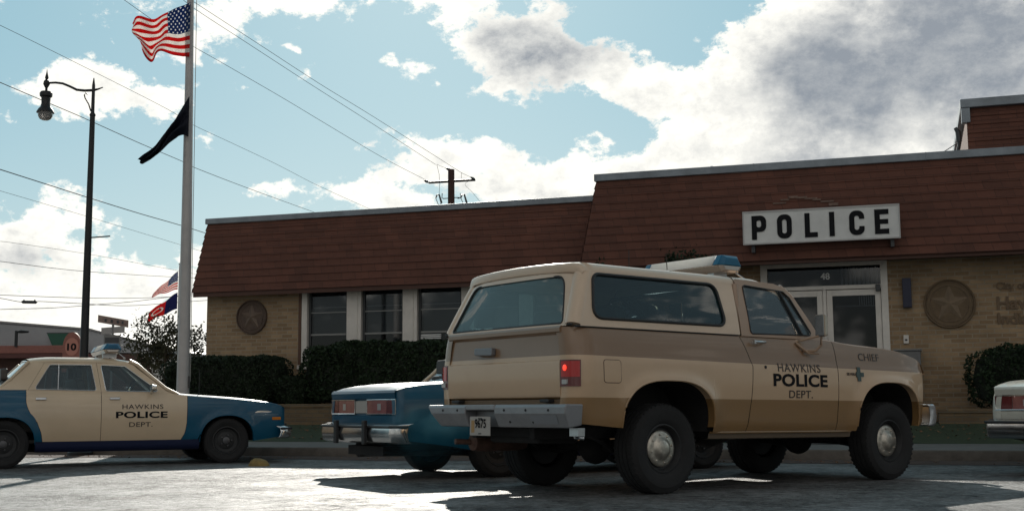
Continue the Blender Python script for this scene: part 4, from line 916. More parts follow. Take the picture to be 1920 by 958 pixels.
def light_bar(T, x, z, half, parent_mats, feet=.25, sz=(.17, .085, .10), xf=None, bl=.86):
    # trough-shaped roof beacon across the roof: bright deck, blue ends, silver lower shell
    hw, up, dn = sz; E_ = None
    sec_u = [(-hw, 0), (-hw * .62, up), (hw * .62, up), (hw, 0)]; sec_l = [(-hw, -.004), (hw, -.004), (hw * .72, -dn), (-hw * .72, -dn)]
    def sect(mb, sec, ya, yb, ka=1.0, kb=1.0):
        mb.prism(sec, lambda a, b: (x + a * ka, ya, z + b * ka), lambda a, b: (x + a * kb, yb, z + b * kb))
    mb = MB(); mb.grid(lambda i, y: (x + [-hw, -hw * .62, hw * .62][int(i)], y, z + [0, up, up][int(i)]), [0, 1, 2], [-half * bl, half * bl]); deck = mb.build('light_bar', lens_mat('light_bar_clear', (.93, .93, .91), .92), T, xf=xf)
    mb = MB(); mb.grid(lambda i, y: (x + [hw * .622, hw][int(i)], y, z + [up, 0][int(i)]), [0, 1], [-half * bl, half * bl]); mb.build('front_lens', glass('clear_plastic', (.93, .93, .93), .6, .1), deck, xf=xf)
    for s in (-1, 1):
        mb = MB(); sect(mb, sec_u, s * half * (bl + .003), s * half, 1.004, 1.004); sect(mb, sec_u, s * half * 1.001, s * half * 1.07, 1.0, .72); mb.build('blue_lens', lens_mat('blue_beacon_plastic', (.0, .14, .27), .35), deck, xf=xf, bevel=.006)
    mb = MB(); sect(mb, sec_l, -half * 1.0, half * 1.0); 
    for s in (-1, 1): sect(mb, sec_l, s * half * 1.0, s * half * 1.06, 1.0, .72)
    mb.build('lower_shell', mat('silver_shell', (.42, .37, .33), .22, .6, coat=.5), deck, xf=xf, bevel=.006)
    for s in (-1, 1):
        mb = MB(); mb.box(x - .09, x + .09, s * feet - .04, s * feet + .04, z - dn - .05, z - dn); mb.build('mounting_foot', M_dull, deck, xf=xf); mb = MB(); mb.tube([(x + .07, s * half * .97, z - dn * .8), (x + .16, s * half * 1.12, z - dn - .07)], .008, 5); mb.build('strap', M_dull, deck, xf=xf)
    return deck

# ------------------------------------------------------------------ the tan truck
TT = thing('police_truck', 'tan and brown two-door police truck with a white cap and a blue roof light bar', 'truck', (.80, 11.38, 0), .6417)
BPt, Z0t = .0106, -.035
def XT(v):
    z = v.z - .4; return Vector((v.x * math.cos(BPt) + z * math.sin(BPt), v.y, z * math.cos(BPt) - v.x * math.sin(BPt) + .4 + Z0t))
def band_paint():
    m_ = mat('two_tone_truck_paint', (.5, .38, .24), .34, coat=.55, spec=.5); t = m_.node_tree; b = t.nodes['Principled BSDF']
    tcx = N(t, 'ShaderNodeTexCoord'); sp = N(t, 'ShaderNodeSeparateXYZ'); t.links.new(tcx.outputs['Object'], sp.inputs[0])
    z = mth(t, 'ADD', sp.outputs[2], mth(t, 'MULTIPLY_ADD', sp.outputs[0], .0106, .035))
    up = mth(t, 'GREATER_THAN', mth(t, 'MULTIPLY_ADD', sp.outputs[0], .011, z), 1.178); lo = mth(t, 'LESS_THAN', z, .845)
    n = N(t, 'ShaderNodeTexNoise'); n.inputs['Scale'].default_value = 5; n.inputs['Detail'].default_value = 8; n.inputs['Roughness'].default_value = .7; t.links.new(tcx.outputs['Object'], n.inputs['Vector'])
    c = mixc(t, up, (.51, .345, .212), (.218, .126, .066)); c = mixc(t, lo, c, (.25, .140, .054))
    mr = N(t, 'ShaderNodeMapRange'); mr.inputs[1].default_value = .52; mr.inputs[2].default_value = .8; mr.inputs[4].default_value = .45; t.links.new(n.outputs[0], mr.inputs[0])
    low = N(t, 'ShaderNodeMapRange'); low.inputs[1].default_value = .95; low.inputs[2].default_value = .52; t.links.new(z, low.inputs[0])
    dirt = mth(t, 'MULTIPLY', mr.outputs[0], mth(t, 'MULTIPLY_ADD', low.outputs[0], .85, .15))
    c = mixc(t, dirt, c, (.13, .085, .05)); t.links.new(c, b.inputs['Base Color'])
    r2 = N(t, 'ShaderNodeMapRange'); r2.inputs[3].default_value = .26; r2.inputs[4].default_value = .5; t.links.new(n.outputs[0], r2.inputs[0]); t.links.new(r2.outputs[0], b.inputs['Roughness'])
    bp_ = N(t, 'ShaderNodeBump'); bp_.inputs['Strength'].default_value = .12; bp_.inputs['Distance'].default_value = .01; n3 = N(t, 'ShaderNodeTexNoise'); n3.inputs['Scale'].default_value = 2.2; t.links.new(tcx.outputs['Object'], n3.inputs['Vector'])
    t.links.new(n3.outputs[0], bp_.inputs['Height']); t.links.new(bp_.outputs[0], b.inputs['Normal'])
    return m_
M_tp = band_paint()
M_cap = mat('cream_truck_cap', (.58, .43, .305), .36, coat=.45, var=.06, var_scale=2)
M_dfr = mat('taupe_door_frame', (.32, .205, .13), .38, coat=.4)
M_tg = glass('truck_tinted_glass', (.34, .50, .54), .85, .03, haze=.11, hazec=(.05, .15, .19))
M_tgr = glass('truck_rear_glass', (.46, .58, .58), .9, .03, haze=.30, hazec=(.22, .32, .32)); M_tgd = glass('truck_door_glass', (.70, .78, .80), .95, .02, haze=.14, hazec=(.28, .34, .37))
RA, FA = (-.09, .54, 1.0, .60), (2.935, .50, 1.035, .60)
wz = [(.48, .94), (.55, .955), (.62, .985), (.80, 1.008), (.842, 1.014), (.90, 1.018), (1.0, 1.022), (1.12, 1.018), (1.165, 1.012), (1.19, 1.004), (1.30, .985), (1.38, .962), (1.42, .945), (1.48, .92)]
def tw(x, z):
    y = sinterp(wz, z)
    if x > 3.15: y -= (x - 3.15) ** 2 * .22
    for cx, hw, top, base in (RA, FA):
        u = abs(x - cx) / hw; v = max(0, (z - base) / (top - base)); d = (u ** 2.7 + v ** 2.7) ** (1 / 2.7)
        if d > .97: y += .030 * math.exp(-((d - 1.0) / .13) ** 2) * min(1, max(0, (1.16 - z) / .08))
    return y
ar = arch_fn(*RA); af = arch_fn(*FA)
def tzb(x):
    v = ar(x); v = af(x) if v is None else v
    if v is not None: return v
    if x < RA[0]: return interp([(-1.13, .64), (-.65, .60)], x)
    if x > FA[0]: return interp([(3.41, .60), (3.6, .63)], x)
    return .555
tzt_tab = [(-2, 1.42), (2.0, 1.42), (2.15, 1.412), (2.37, 1.388), (3.04, 1.352), (3.35, 1.305), (3.50, 1.262), (3.575, 1.20), (3.60, 1.12)]
def tzt(x): return sinterp(tzt_tab, x)
def door_warp(v):                                        # the door's rear edge bows and its front edge slants
    x, y, z = v
    def g(c, k): return math.exp(-((x - c) / k) ** 2)
    x2 = x + g(.88, .30) * interp([(.5, -.01), (.85, .03), (1.15, .055), (1.42, -.05)], z) * 1.0
    return Vector((x2, y, z))
def XTW(v): return XT(door_warp(v))
D0, D1 = .90, 2.15
for s in (-1, 1):
    mb = MB(); cols = [(-1.128, -.20), (-1.126, -.135), (-1.115, -.095), (-1.090, -.060), (-1.05, -.032), (-1.0, -.012), (-.95, -.002)] + [x for x in stations(-.90, D0 - .004, [RA[:2]])]
    skin(mb, cols, s, tzb, tzt, tw, 22); q = mb.build('rear_quarter_panel', M_tp, TT, smooth=40, xf=XTW)
    mb = MB(); cols = stations(D0 + .004, D1 - .004, [], .06)
    skin(mb, cols, s, tzb, tzt, tw, 22); door = mb.build('door', M_tp, TT, smooth=40, xf=XTW)
    mb = MB(); cols = stations(D1 + .004, 3.52, [FA[:2]]) + [(3.55, -.004), (3.575, -.014), (3.592, -.03), (3.60, -.055)]
    skin(mb, cols, s, tzb, tzt, tw, 22); mb.build('front_fender', M_tp, TT, smooth=40, xf=XTW)
    # wheel arch lips and flanges, rocker
    for A in (RA, FA):
        mb = MB(); cv = arch_curve(*A)
        mb.tube([(x, s * (tw(x, z + .004) - .004), z) for x, z in cv], .010, 6)
        mb.grid(lambda i, k: (cv[int(i)][0], s * (tw(*cv[int(i)]) - .012 - k), cv[int(i)][1]), range(len(cv)), [0, .03, .07]); mb.build('wheel_arch_trim', M_tp, TT, smooth=50, xf=XT)
    mb = MB(); mb.tube([(.45, s * .955, .552), (2.39, s * .955, .552)], .010, 6); mb.build('sill_trim', M_tp, TT, smooth=50, xf=XT)
    mb = MB(); mb.grid(lambda x, k: (x, s * [.945, .935, .86][k], [.548, .50, .49][k]), lin(.44, 2.40, 10), [0, 1, 2]); mb.build('rocker', mat('rocker_taupe', (.12, .085, .055), .6), TT, xf=XT)
    # wheel wells
    for A in (RA, FA):
        mb = MB(); cv = arch_curve(A[0], A[1], A[2], A[3], grow=.015); mb.grid(lambda i, k: (cv[int(i)][0], s * [.95, .48][k], cv[int(i)][1]), range(len(cv)), [0, 1])
        fill(mb, cv, lambda x, z: (x, s * .48, z), 2, 24); mb.build('wheel_well', M_under, TT, xf=XT)
# inner shell so that nothing shines through the seams
mb = MB(); mb.box(.46, 2.36, -.90, .90, .56, .62); mb.box(-1.09, -.68, -.88, .88, .66, .72); mb.box(-1.09, 2.1, -.47, .47, .60, .68)
mb.box(.46, 2.05, -.915, -.89, .62, 1.38); mb.box(.46, 2.05, .89, .915, .62, 1.38); mb.box(-.98, .46, -.90, -.87, 1.04, 1.38); mb.box(-.98, .46, .87, .90, 1.04, 1.38); mb.box(-.98, .5, -.88, .88, 1.02, 1.05); mb.box(-1.08, -1.04, -.86, .86, .72, 1.40)
mb.box(2.06, 2.10, -.9, .9, .6, 1.40); mb.box(3.46, 3.5, -.75, .75, .6, 1.2)
mb.build('inner_shell', M_under, TT, xf=XT)
# tailgate
mb = MB(); gp = [(.835, -1.105), (.85, -1.128), (.87, -1.134), (1.12, -1.142), (1.145, -1.136), (1.155, -1.122), (1.165, -1.118), (1.36, -1.112), (1.372, -1.122), (1.385, -1.140), (1.415, -1.140), (1.432, -1.128), (1.436, -1.09)]
mb.grid(lambda y, k: (gp[k][1], y, gp[k][0]), lin(-.818, .818, 16), list(range(len(gp))))
for s in (-1, 1): mb.grid(lambda x, k: (interp([(0, gp[int(x)][1]), (1, -1.07)], k), s * .818, gp[int(x)][0]), range(len(gp)), [0, 1])
gate = mb.build('tailgate', M_tp, TT, smooth=25, xf=XT)
mb = MB(); mb.prism(roundpoly([(-.02, 1.215), (.25, 1.225), (.25, 1.29), (-.02, 1.285)], .02), lambda y, z: (-1.165, y + .12, z), lambda y, z: (-1.115, y + .12, z)); mb.build('tailgate_handle', mat('handle_grey', (.20, .20, .21), .4, .5), gate, xf=XT, bevel=.008)
mb = MB()
for y in (-.62, .68):
    mb = MB(); mb.box(-1.18, -1.10, y - .10, y + .02, .806, .832); mb.build('hinge', M_gasket, gate, xf=XT, bevel=.006)
mb = MB(); mb.box(-1.115, -1.02, -.86, .86, .66, .83); mb.build('rear_sill', mat('rear_sill_brown', (.13, .08, .04), .6), TT, xf=XT)
# fuel door, handles, mirrors
mb = MB(); fp = roundpoly([(-.835, .968), (-.648, .968), (-.648, 1.155), (-.835, 1.155)], .03)
mb.tube([(x, -(tw(x, z) + .0005), z) for x, z in fp], .0035, 5, closed=True); mb.build('fuel_door_seam', mat('seam_shadow', (.06, .04, .025), .8), TT, xf=XT)
mb = MB(); fill(mb, [(x * .985 - .011, z * .985 + .016) for x, z in fp], lambda x, z: (x, -(tw(x, z) + .003), z), 3, 32); mb.build('fuel_door', M_tp, TT, smooth=40, xf=XT)
for s in (-1, 1):
    mb = MB(); mb.box(.975, 1.00, s * 1.012 - .012, s * 1.012 + .012, 1.352, 1.382); mb.tube([(.985, s * .995, 1.367), (1.0, s * 1.02, 1.367), (1.13, s * 1.015, 1.368), (1.16, s * .985, 1.368)], [.014, .013, .011, .009], 8); mb.build('door_handle', M_dull, TT, smooth=50, xf=XT)
    mb = MB(); mb.lathe([(.016, 0), (.014, .006), (0, .008)], 12, Matrix.Translation((1.122, s * (tw(1.12, 1.14) - .001), 1.14)) @ Matrix.Rotation(-PI / 2 * s, 4, 'X')); mb.build('door_lock', M_steel, TT, xf=XT)
    mb = MB(); mb.prism(roundpoly([(-.06, -.11), (.06, -.11), (.06, .11), (-.06, .11)], .02), lambda y, z: (1.80, s * (1.10 + y), 1.545 + z), lambda y, z: (1.86, s * (1.10 + y * .8), 1.545 + z * .85)); mir = mb.build('door_mirror', mat('mirror_shell', (.33, .26, .19), .3, .3, coat=.5), TT, xf=XT, bevel=.01)
    mb = MB(); mb.prism(roundpoly([(-.05, -.10), (.05, -.10), (.05, .10), (-.05, .10)], .015), lambda y, z: (1.793, s * (1.10 + y), 1.545 + z), lambda y, z: (1.799, s * (1.10 + y), 1.545 + z)); mb.build('mirror_glass', M_chrome, mir, xf=XT)
    mb = MB(); mb.tube([(1.68, s * .985, 1.30), (1.78, s * 1.06, 1.31), (1.81, s * 1.10, 1.36), (1.82, s * 1.10, 1.46)], .014, 7); mb.tube([(1.66, s * .965, 1.40), (1.81, s * 1.09, 1.45)], .011, 6); mb.tube([(1.60, s * .97, 1.38), (1.71, s * 1.02, 1.285), (1.83, s * 1.05, 1.285)], .012, 6); mb.build('mirror_arm', M_dfr, mir, xf=XT, smooth=50)
# tail lights (wrap round the corner)
for s in (-1, 1):
    def tl(off, y0, y1, x1, z0, z1, mt, nm, par):
        mb = MB(); P = [(-1.128, y0), (-1.126, .885), (-1.115, .925), (-1.090, .960), (x1, .985)]
        def f(i, z):
            x, y = P[int(i)]; a = Vector(P[min(int(i) + 1, 4)]) - Vector(P[max(int(i) - 1, 0)]); n_ = Vector((-a.y, a.x)).normalized()
            return (x + n_.x * off, s * (y + n_.y * off), z)
        mb.grid(f, range(5), lin(z0, z1, 4)); return mb.build(nm, mt, par, smooth=60, xf=XT)
    hs = tl(.010, .822, .98, -1.052, .935, 1.150, M_redd, 'tail_light', TT)
    tl(.014, .84, .98, -1.062, 1.01, 1.138, (M_red if s > 0 else mat('lit_red_lens', (.24, .006, .008), .2, coat=.3, emis=(1, .02, .015), emis_s=.05)), 'red_lens', hs)
    mb = MB(); mb.prism(roundpoly([(.855, .952), (.915, .952), (.915, .99), (.855, .99)], .008), lambda y, z: (-1.148, s * y, z), lambda y, z: (-1.13, s * y, z)); mb.build('reverse_lens', M_clear, hs, xf=XT)
    if s > 0: continue
    mb = MB(); mb.lathe([(.026, 0), (.02, .003), (0, .004)], 16, Matrix.Translation((-1.1415, s * .885, 1.085)) @ Matrix.Rotation(-PI / 2, 4, 'Y')); mb.build('brake_bulb', M_lit, hs, xf=XT)
# cap (hard top)
def cw(z): return sinterp([(1.40, .958), (1.43, .956), (1.60, .915), (1.75, .873), (1.88, .838), (1.93, .823), (1.96, .812)], z)
def rx(z, y=1.0): return -1.112 + max(0, z - 1.43) * .27 + max(0, z - 1.80) ** 2 * 1.0 + .17 * abs(y) ** 4 * max(0, z - 1.43)
roof_prof = [(.832, 1.905), (.822, 1.935), (.80, 1.960), (.77, 1.976), (.71, 1.988), (.6, 1.996), (.4, 2.006), (.2, 2.012), (0, 2.014)]
YS = [-.832, -.822, -.80, -.77, -.71, -.6, -.4, -.2, 0, .2, .4, .6, .71, .77, .80, .822, .832]
def rz_(y, x):
    y = abs(y); pr = sorted(roof_prof); z = interp(pr, y)
    z -= max(0, -.80 - x) ** 2 * .8 + max(0, x - 1.15) ** 2 * .50
    return z
for s in (-1, 1):
    mb = MB(); outer = [(rx(1.428) + .08, 1.428), (.86, 1.428), (.895, 1.907), (rx(1.907) + .08, 1.907), (rx(1.7) + .08, 1.7)]
    inner = roundpoly([(-.885, 1.497), (.70, 1.500), (.665, 1.885), (-.800, 1.885)], [.09, .09, .11, .09], 8)
    ring(mb, outer, inner, lambda x, z: (x, s * cw(z), z), 6)
    mb.grid(lambda i, k: (inner[int(i) % len(inner)][0], s * (cw(inner[int(i) % len(inner)][1]) - k), inner[int(i) % len(inner)][1]), range(len(inner) + 1), [0, .03])
    mb.build('cap_side', M_cap, TT, smooth=40, xf=XT)
    mb = MB(); mb.tube([(x * 1.0, s * (cw(z) + .003), z) for x, z in roundpoly([(-.882, 1.500), (.697, 1.503), (.662, 1.882), (-.797, 1.882)], [.09, .09, .11, .09], 8)], .014, 8, closed=True); gk = mb.build('window_gasket', M_gasket, TT, smooth=60, xf=XT)
    mb = MB(); fill(mb, inner, lambda x, z: (x, s * (cw(z) - .008), z), 3); mb.build('side_glass', M_tg, TT, smooth=60, xf=XT)
    # seal under the cap
    mb = MB(); mb.tube([(-1.08, s * .948, 1.424), (.84, s * .948, 1.424)], .009, 6); mb.build('cap_seal', M_gasket, TT, xf=XT)
# rear frame of the cap + corner posts
mb = MB()
def rp(y, z): return (rx(z, y / .92), y * (cw(z) - .085) / .92, z)
tp = [(yy * .92 / (cw(zz) - .085), zz) for yy, zz in ((.74, 1.915), (.69, 1.940), (.6, 1.955), (.4, 1.968), (.2, 1.974))]
outer = [(-.92, 1.43), (.92, 1.43), (.92, 1.88)] + tp + [(-a, b) for a, b in tp[::-1]] + [(-.92, 1.88)]
inner = roundpoly([(-.86, 1.452), (.86, 1.452), (.80, 1.868), (-.80, 1.868)], [.03, .03, .13, .13], 8)
def rp2(y, z):
    x, yy, z2 = rp(y, z)
    return (x, yy, z2)
ring(mb, outer, inner, rp2, 6); mb.build('cap_rear_frame', M_cap, TT, smooth=40, xf=XT)
mb = MB(); mb.tube([(x + .006, y, z) for x, y, z in (rp(*p) for p in inner)], .011, 8, closed=True); mb.build('rear_gasket', M_gasket, TT, smooth=60, xf=XT)
mb = MB(); fill(mb, inner, lambda y, z: (rx(z, y / .92) + .014, y * (cw(z) - .085) / .92, z), 4); mb.build('rear_glass', M_tgr, TT, smooth=60, xf=XT)
mb = MB()
for s in (-1, 1):
    mb.tube([(rx(z) + .080, s * (cw(z) - .084), z) for z in lin(1.425, 1.93, 14)], .084, 20)
    mb.build('cap_corner', M_cap, TT, smooth=60, xf=XT); mb = MB()
mb = MB(); mb.tube([(-1.10, y, 1.440) for y in lin(-.93, .93, 8)], .008, 6); mb.build('rear_seal', M_gasket, TT, xf=XT)
# roof
def roof(x0, x1, nm, mt, n):
    mb = MB()
    def f(u, y): xa = x0 + .085 * (abs(y) / .832) ** 4; x = xa + (x1 - xa) * u; return (x, y, rz_(y, x))
    mb.grid(f, lin(0, 1, n), YS); return mb.build(nm, mt, TT, smooth=50, xf=XT)
roof(-.955, .925, 'cap_roof', M_cap, 24); 
mb = MB()                          # curl at the rear edge
mb.grid(lambda y, k: (-.955 + .085 * (abs(y) / .832) ** 4 - [0, .020, .030, .022][int(k)] , y * [1, .995, .99, .985][int(k)], rz_(y, -.955 + .085 * (abs(y) / .832) ** 4) - [0, .008, .03, .08][int(k)]), YS, [0, 1, 2, 3]); mb.build('cap_roof_edge', M_cap, TT, smooth=70, xf=XT)
def cab_edge(y): return 1.60 - .08 * (abs(y) / .82) ** 2.5
mb = MB(); ys = YS
mb.grid(lambda u, y: ((lambda x: (x, y * (1 - max(0, x - 1.2) * .06), rz_(y, x) - (.0 if u < 1 else .02)))(.93 + (cab_edge(y) + .06 - .93) * u)), lin(0, 1, 14), ys); mb.build('cab_roof', M_cap, TT, smooth=50, xf=XT)
mb = MB(); mb.tube([(.928, y, rz_(y, .928) + .001) for y in YS], .005, 5); mb.tube([(.928, -.83, 1.925), (.905, -.95, 1.44)], .005, 5); mb.build('cap_joint', mat('joint_brown', (.10, .07, .05), .8), TT, xf=XT)
# door upper frame, door glass, pillars, windshield
def dw(z): return sinterp([(1.40, .955), (1.43, .953), (1.60, .914), (1.75, .872), (1.88, .836), (1.95, .816)], z)
for s in (-1, 1):
    mb = MB(); outer = [(.875, 1.418), (2.02, 1.418), (1.99, 1.455), (1.72, 1.84), (1.62, 1.91), (1.48, 1.945), (.95, 1.955), (.915, 1.935)]
    inner = roundpoly([(1.005, 1.445), (1.86, 1.462), (1.655, 1.815), (1.58, 1.872), (1.03, 1.902)], [.03, .03, .04, .05, .04], 6)
    ring(mb, outer, inner, lambda x, z: (x, s * (dw(z) + .004 - max(0, x - 1.5) * .03), z), 5, c=(1.35, 1.64))
    mb.build('door_window_frame', M_dfr, TT, smooth=40, xf=XT)
    mb = MB(); mb.tube([(x, s * (dw(z) + .006), z) for x, z in inner], .007, 6, closed=True); mb.tube([(1.525, s * (dw(1.86) + .004), 1.872), (1.625, s * (dw(1.65) + .006), 1.65), (1.715, s * (dw(1.46) + .008), 1.458)], .012, 6); mb.build('vent_window_bar', M_gasket, TT, xf=XT)
    mb = MB(); fill(mb, inner, lambda x, z: (x, s * (dw(z) - .008), z), 3); mb.build('door_glass', M_tgd, TT, smooth=60, xf=XT)
    mb = MB(); mb.tube([(.90, s * .905, 1.43), (.93, s * .825, 1.90)], .035, 8); mb.build('pillar', M_dfr, TT, smooth=60, xf=XT); mb = MB(); mb.tube([(2.0, s * .90, 1.42), (1.70, s * .82, 1.84), (1.58, s * .795, 1.925)], [.03, .028, .028], 8); mb.build('pillar', M_dfr, TT, smooth=60, xf=XT)
mb = MB(); mb.grid(lambda u, v: ((2.06 - .05 * abs(u) ** 2) * (1 - v) + (1.66 - .06 * abs(u) ** 2) * v, u * (.90 * (1 - v) + .79 * v), 1.43 * (1 - v) + 1.915 * v), lin(-1, 1, 16), lin(0, 1, 8)); mb.build('windshield', M_tgd, TT, smooth=60, xf=XT)
# hood, cowl, front
def hz(x, y): a = abs(y); return tzt(x) + interp([(0, .055), (.5, .048), (.78, .03), (.80, .016), (.84, .026), (.90, .018), (.945, 0)], a) * (1 if x < 3.3 else max(.25, 1 - (x - 3.3) * 2.5))
mb = MB(); ys = [-1, -.95, -.89, -.85, -.83, -.6, -.3, 0, .3, .6, .83, .85, .89, .95, 1]
mb.grid(lambda x, q: (x, q * tw(x, tzt(x)), hz(x, q * .945)), lin(2.02, 3.60, 40), ys); mb.build('hood', M_tp, TT, smooth=40, xf=XT)
mb = MB(); mb.grid(lambda y, z: (3.60 + .01 * math.cos(z * 9), y, z), lin(-.88, .88, 10), lin(.66, 1.17, 8)); mb.build('front_panel', M_tp, TT, xf=XT)
mb = MB(); mb.box(3.615, 3.63, -.55, .55, .84, 1.10); gr = mb.build('grille', M_gasket, TT, xf=XT)
mb = MB()
for z in (.90, .97, 1.04): mb.box(3.631, 3.645, -.55, .55, z, z + .012)
for i in range(9): mb.box(3.631, 3.643, -.5 + i * .125, -.49 + i * .125, .842, 1.098)
mb.build('grille_bars', M_chrome, gr, xf=XT)
for s in (-1, 1):
    mb = MB(); mb.lathe([(.10, 0), (.095, .02), (.07, .035), (0, .045)], 20, Matrix.Translation((3.615, s * .70, .98)) @ Matrix.Rotation(PI / 2, 4, 'Y')); mb.build('headlight', M_clear, TT, smooth=40, xf=XT)
mb = MB(); fb = [(3.70, .60), (3.735, .62), (3.755, .70), (3.735, .80), (3.70, .82)]
mb.grid(lambda u, k: ((fb[int(k)][0] + .02 - (.17 * max(0, abs(u) - .965) / .035 if abs(u) > .965 else 0) - .03 * u * u), u * 1.045, fb[int(k)][1]), [-1, -.97, -.93, -.88, -.8, -.4, 0, .4, .8, .88, .93, .97, 1], range(5))
bo = mb.build('front_bumper', M_dull, TT, smooth=40, xf=XT); so = bo.modifiers.new('thick', 'SOLIDIFY'); so.thickness = .01
mb = MB(); mb.box(3.3, 3.66, -.5, -.42, .62, .72); mb.box(3.3, 3.66, .42, .5, .62, .72); mb.build('bumper_bracket', M_under, TT, xf=XT)
# rear step bumper
mb = MB()
def bump(y0, y1, z0=.60, sl0=0, sl1=0):
    pr = [(-1.285, .715), (-1.285, .765), (-1.27, .79), (-1.10, .79), (-1.10, .62), (-1.235, z0)]
    mb.prism(pr, lambda x, z: (x, y0 + (sl0 * (.79 - z)), z), lambda x, z: (x, y1 + (sl1 * (.79 - z)), z))
bump(-1.07, -.105, .598, .10, 0); bump(.33, .945, .598, .0, -.85)
mb.box(-1.283, -1.10, -.105, .33, .742, .79); mb.box(-1.16, -1.10, -.105, .33, .60, .742)
rb = mb.build('rear_bumper', mat('painted_bumper', (.25, .25, .26), .42, .45, var=.14, var_scale=6), TT, xf=XT, bevel=.010)
for y, x, z in [(-.85, -1.2845, .742), (-.55, -1.2845, .742), (-.25, -1.2845, .742), (.45, -1.2845, .742), (.68, -1.2845, .742), (-.62, -1.255, .645), (-.3, -1.255, .645)]:
    mb = MB(); mb.lathe([(.012, 0), (.009, .007), (0, .008)], 8, Matrix.Translation((x, y, z)) @ Matrix.Rotation(-PI / 2, 4, 'Y')); mb.build('bolt', M_steel, rb, xf=XT)
mb = MB(); mb.prism([(-.95, .63), (-.60, .63), (-.60, .70), (-.95, .70)], lambda y, z: (-1.289 + (.715 - z) * .42, y, z), lambda y, z: (-1.262 + (.715 - z) * .3, y, z)); mb.build('step_pad', mat('step_pad', (.26, .27, .29), .5, .5), rb, xf=XT)
mb = MB(); mb.prism([(-.02, .525), (.285, .525), (.285, .688), (-.02, .688)], lambda y, z: (-1.262, y, z), lambda y, z: (-1.258, y, z)); pl = mb.build('licence_plate', M_plate, rb, xf=XT)
lettering('9675', lambda u, v, d: (-1.2625 - d, .205 - u, .567 + v), M_black, pl, 'plate_number', h=.08, w=.165, bold=.02, extrude=.001)
mb = MB(); mb.prism([(.215, .55), (.262, .55), (.262, .655), (.215, .655)], lambda y, z: (-1.2635, y, z), lambda y, z: (-1.2622, y, z)); mb.build('plate_sticker', mat('plate_orange', (.35, .20, .07), .5), pl, xf=XT)
mb = MB(); mb.box(-1.263, -1.2622, .10, .16, .664, .676); mb.box(-1.263, -1.2622, .11, .155, .536, .546); mb.build('plate_legend', M_steel, pl, xf=XT)
# underbody
mb = MB()
for s in (-1, 1): mb.box(-1.12, 3.5, s * .42 - .035, s * .42 + .035, .50, .62)
for x in (-1.0, .5, 1.4, 2.2, 3.4): mb.box(x - .04, x + .04, -.40, .40, .52, .60)
mb.build('chassis', M_under, TT, xf=XT, bevel=.008)
for x in (-.065, 3.03):
    mb = MB(); mb.tube([(x, -.86, .385), (x, .86, .385)], .045, 12); mb.lathe([(0, -.15), (.08, -.14), (.15, -.06), (.165, 0), (.15, .06), (.08, .14), (0, .15)], 18, Matrix.Translation((x, .0 if x < 0 else .25, .385)) @ Matrix.Rotation(PI / 2, 4, 'Y')); mb.build('axle', M_under, TT, smooth=50)
    mb = MB()
    for s in (-1, 1): 
        for k in range(3): mb.tube([(x - .55 + k * .09, s * .52, .50 - k * .022), (x - .25, s * .52, .40 - k * .022), (x, s * .52, .365 - k * .022), (x + .25, s * .52, .40 - k * .022), (x + .55 - k * .09, s * .52, .50 - k * .022)], .014, 6)
        mb.tube([(x + .05, s * .60, .36), (x - .12, s * .56, .72)], .03, 8)
    mb.build('leaf_spring', M_under, TT)
mb = MB(); mb.tube([(0, 0, .40), (1.4, 0, .48)], .035, 10); mb.tube([(1.5, .1, .47), (2.9, .25, .40)], .03, 10); mb.lathe([(0, -.22), (.12, -.2), (.17, 0), (.12, .2), (0, .22)], 12, Matrix.Translation((1.45, .05, .50)) @ Matrix.Rotation(PI / 2, 4, 'Y')); mb.build('driveshaft', M_under, TT, smooth=50)
mb = MB(); mb.lathe([(0, -.30), (.075, -.29), (.085, -.2), (.085, .2), (.075, .29), (0, .30)], 18, Matrix.Translation((-.72, .60, .43)) @ Matrix.Rotation(PI / 2, 4, 'Y')); mb.tube([(-.95, .62, .43), (-1.16, .66, .44)], .026, 10); mb.tube([(-.45, .58, .43), (.2, .5, .46), (1.2, .45, .46)], .024, 8); mb.build('exhaust', mat('rusty_exhaust', (.11, .06, .045), .75, .3, var=.4, var_scale=12), TT, smooth=50)
mb = MB(); mb.box(-1.0, -.55, -.36, .36, .46, .64); mb.build('fuel_tank', M_under, TT, xf=XT, bevel=.03)
mb = MB(); mb.box(2.2, 3.1, -.35, .35, .47, .8); mb.build('engine_block', M_under, TT, xf=XT, bevel=.04)
mb = MB(); mb.tube([(-1.10, -.90, .62), (-1.08, -.95, .52), (-1.02, -.98, .515)], .014, 6); mb.box(-1.13, -1.06, -1.04, -.93, .535, .60); mb.build('tow_bracket', M_dull, TT, xf=XT)
# interior
mb = MB(); mb.box(.5, 2.05, -.86, .86, .63, .70); mb.box(1.95, 2.05, -.85, .85, .70, 1.38); mb.box(1.80, 1.96, -.85, .85, 1.20, 1.42); mb.build('cab_trim', M_int, TT, xf=XT, bevel=.02)
def seat(x, y, wd, hb=.62, z=.95):
    mb = MB(); mb.prism(roundpoly([(-.25, 0), (.25, 0), (.27, .16), (-.25, .16)], .04), lambda a, b: (x + a, y - wd / 2, z + b), lambda a, b: (x + a, y + wd / 2, z + b))
    mb.prism(roundpoly([(-wd / 2, 0), (wd / 2, 0), (wd / 2 * .92, hb), (-wd / 2 * .92, hb)], .12), lambda a, b: (x - .18 - b * .18, y + a, z + .12 + b), lambda a, b: (x - .30 - b * .16, y + a, z + .12 + b)); mb.build('seat', M_seat, TT, xf=XT, smooth=40, bevel=.015)
seat(1.32, -.42, .52); seat(1.32, .42, .52); seat(.05, 0, 1.30, .55, 1.0)
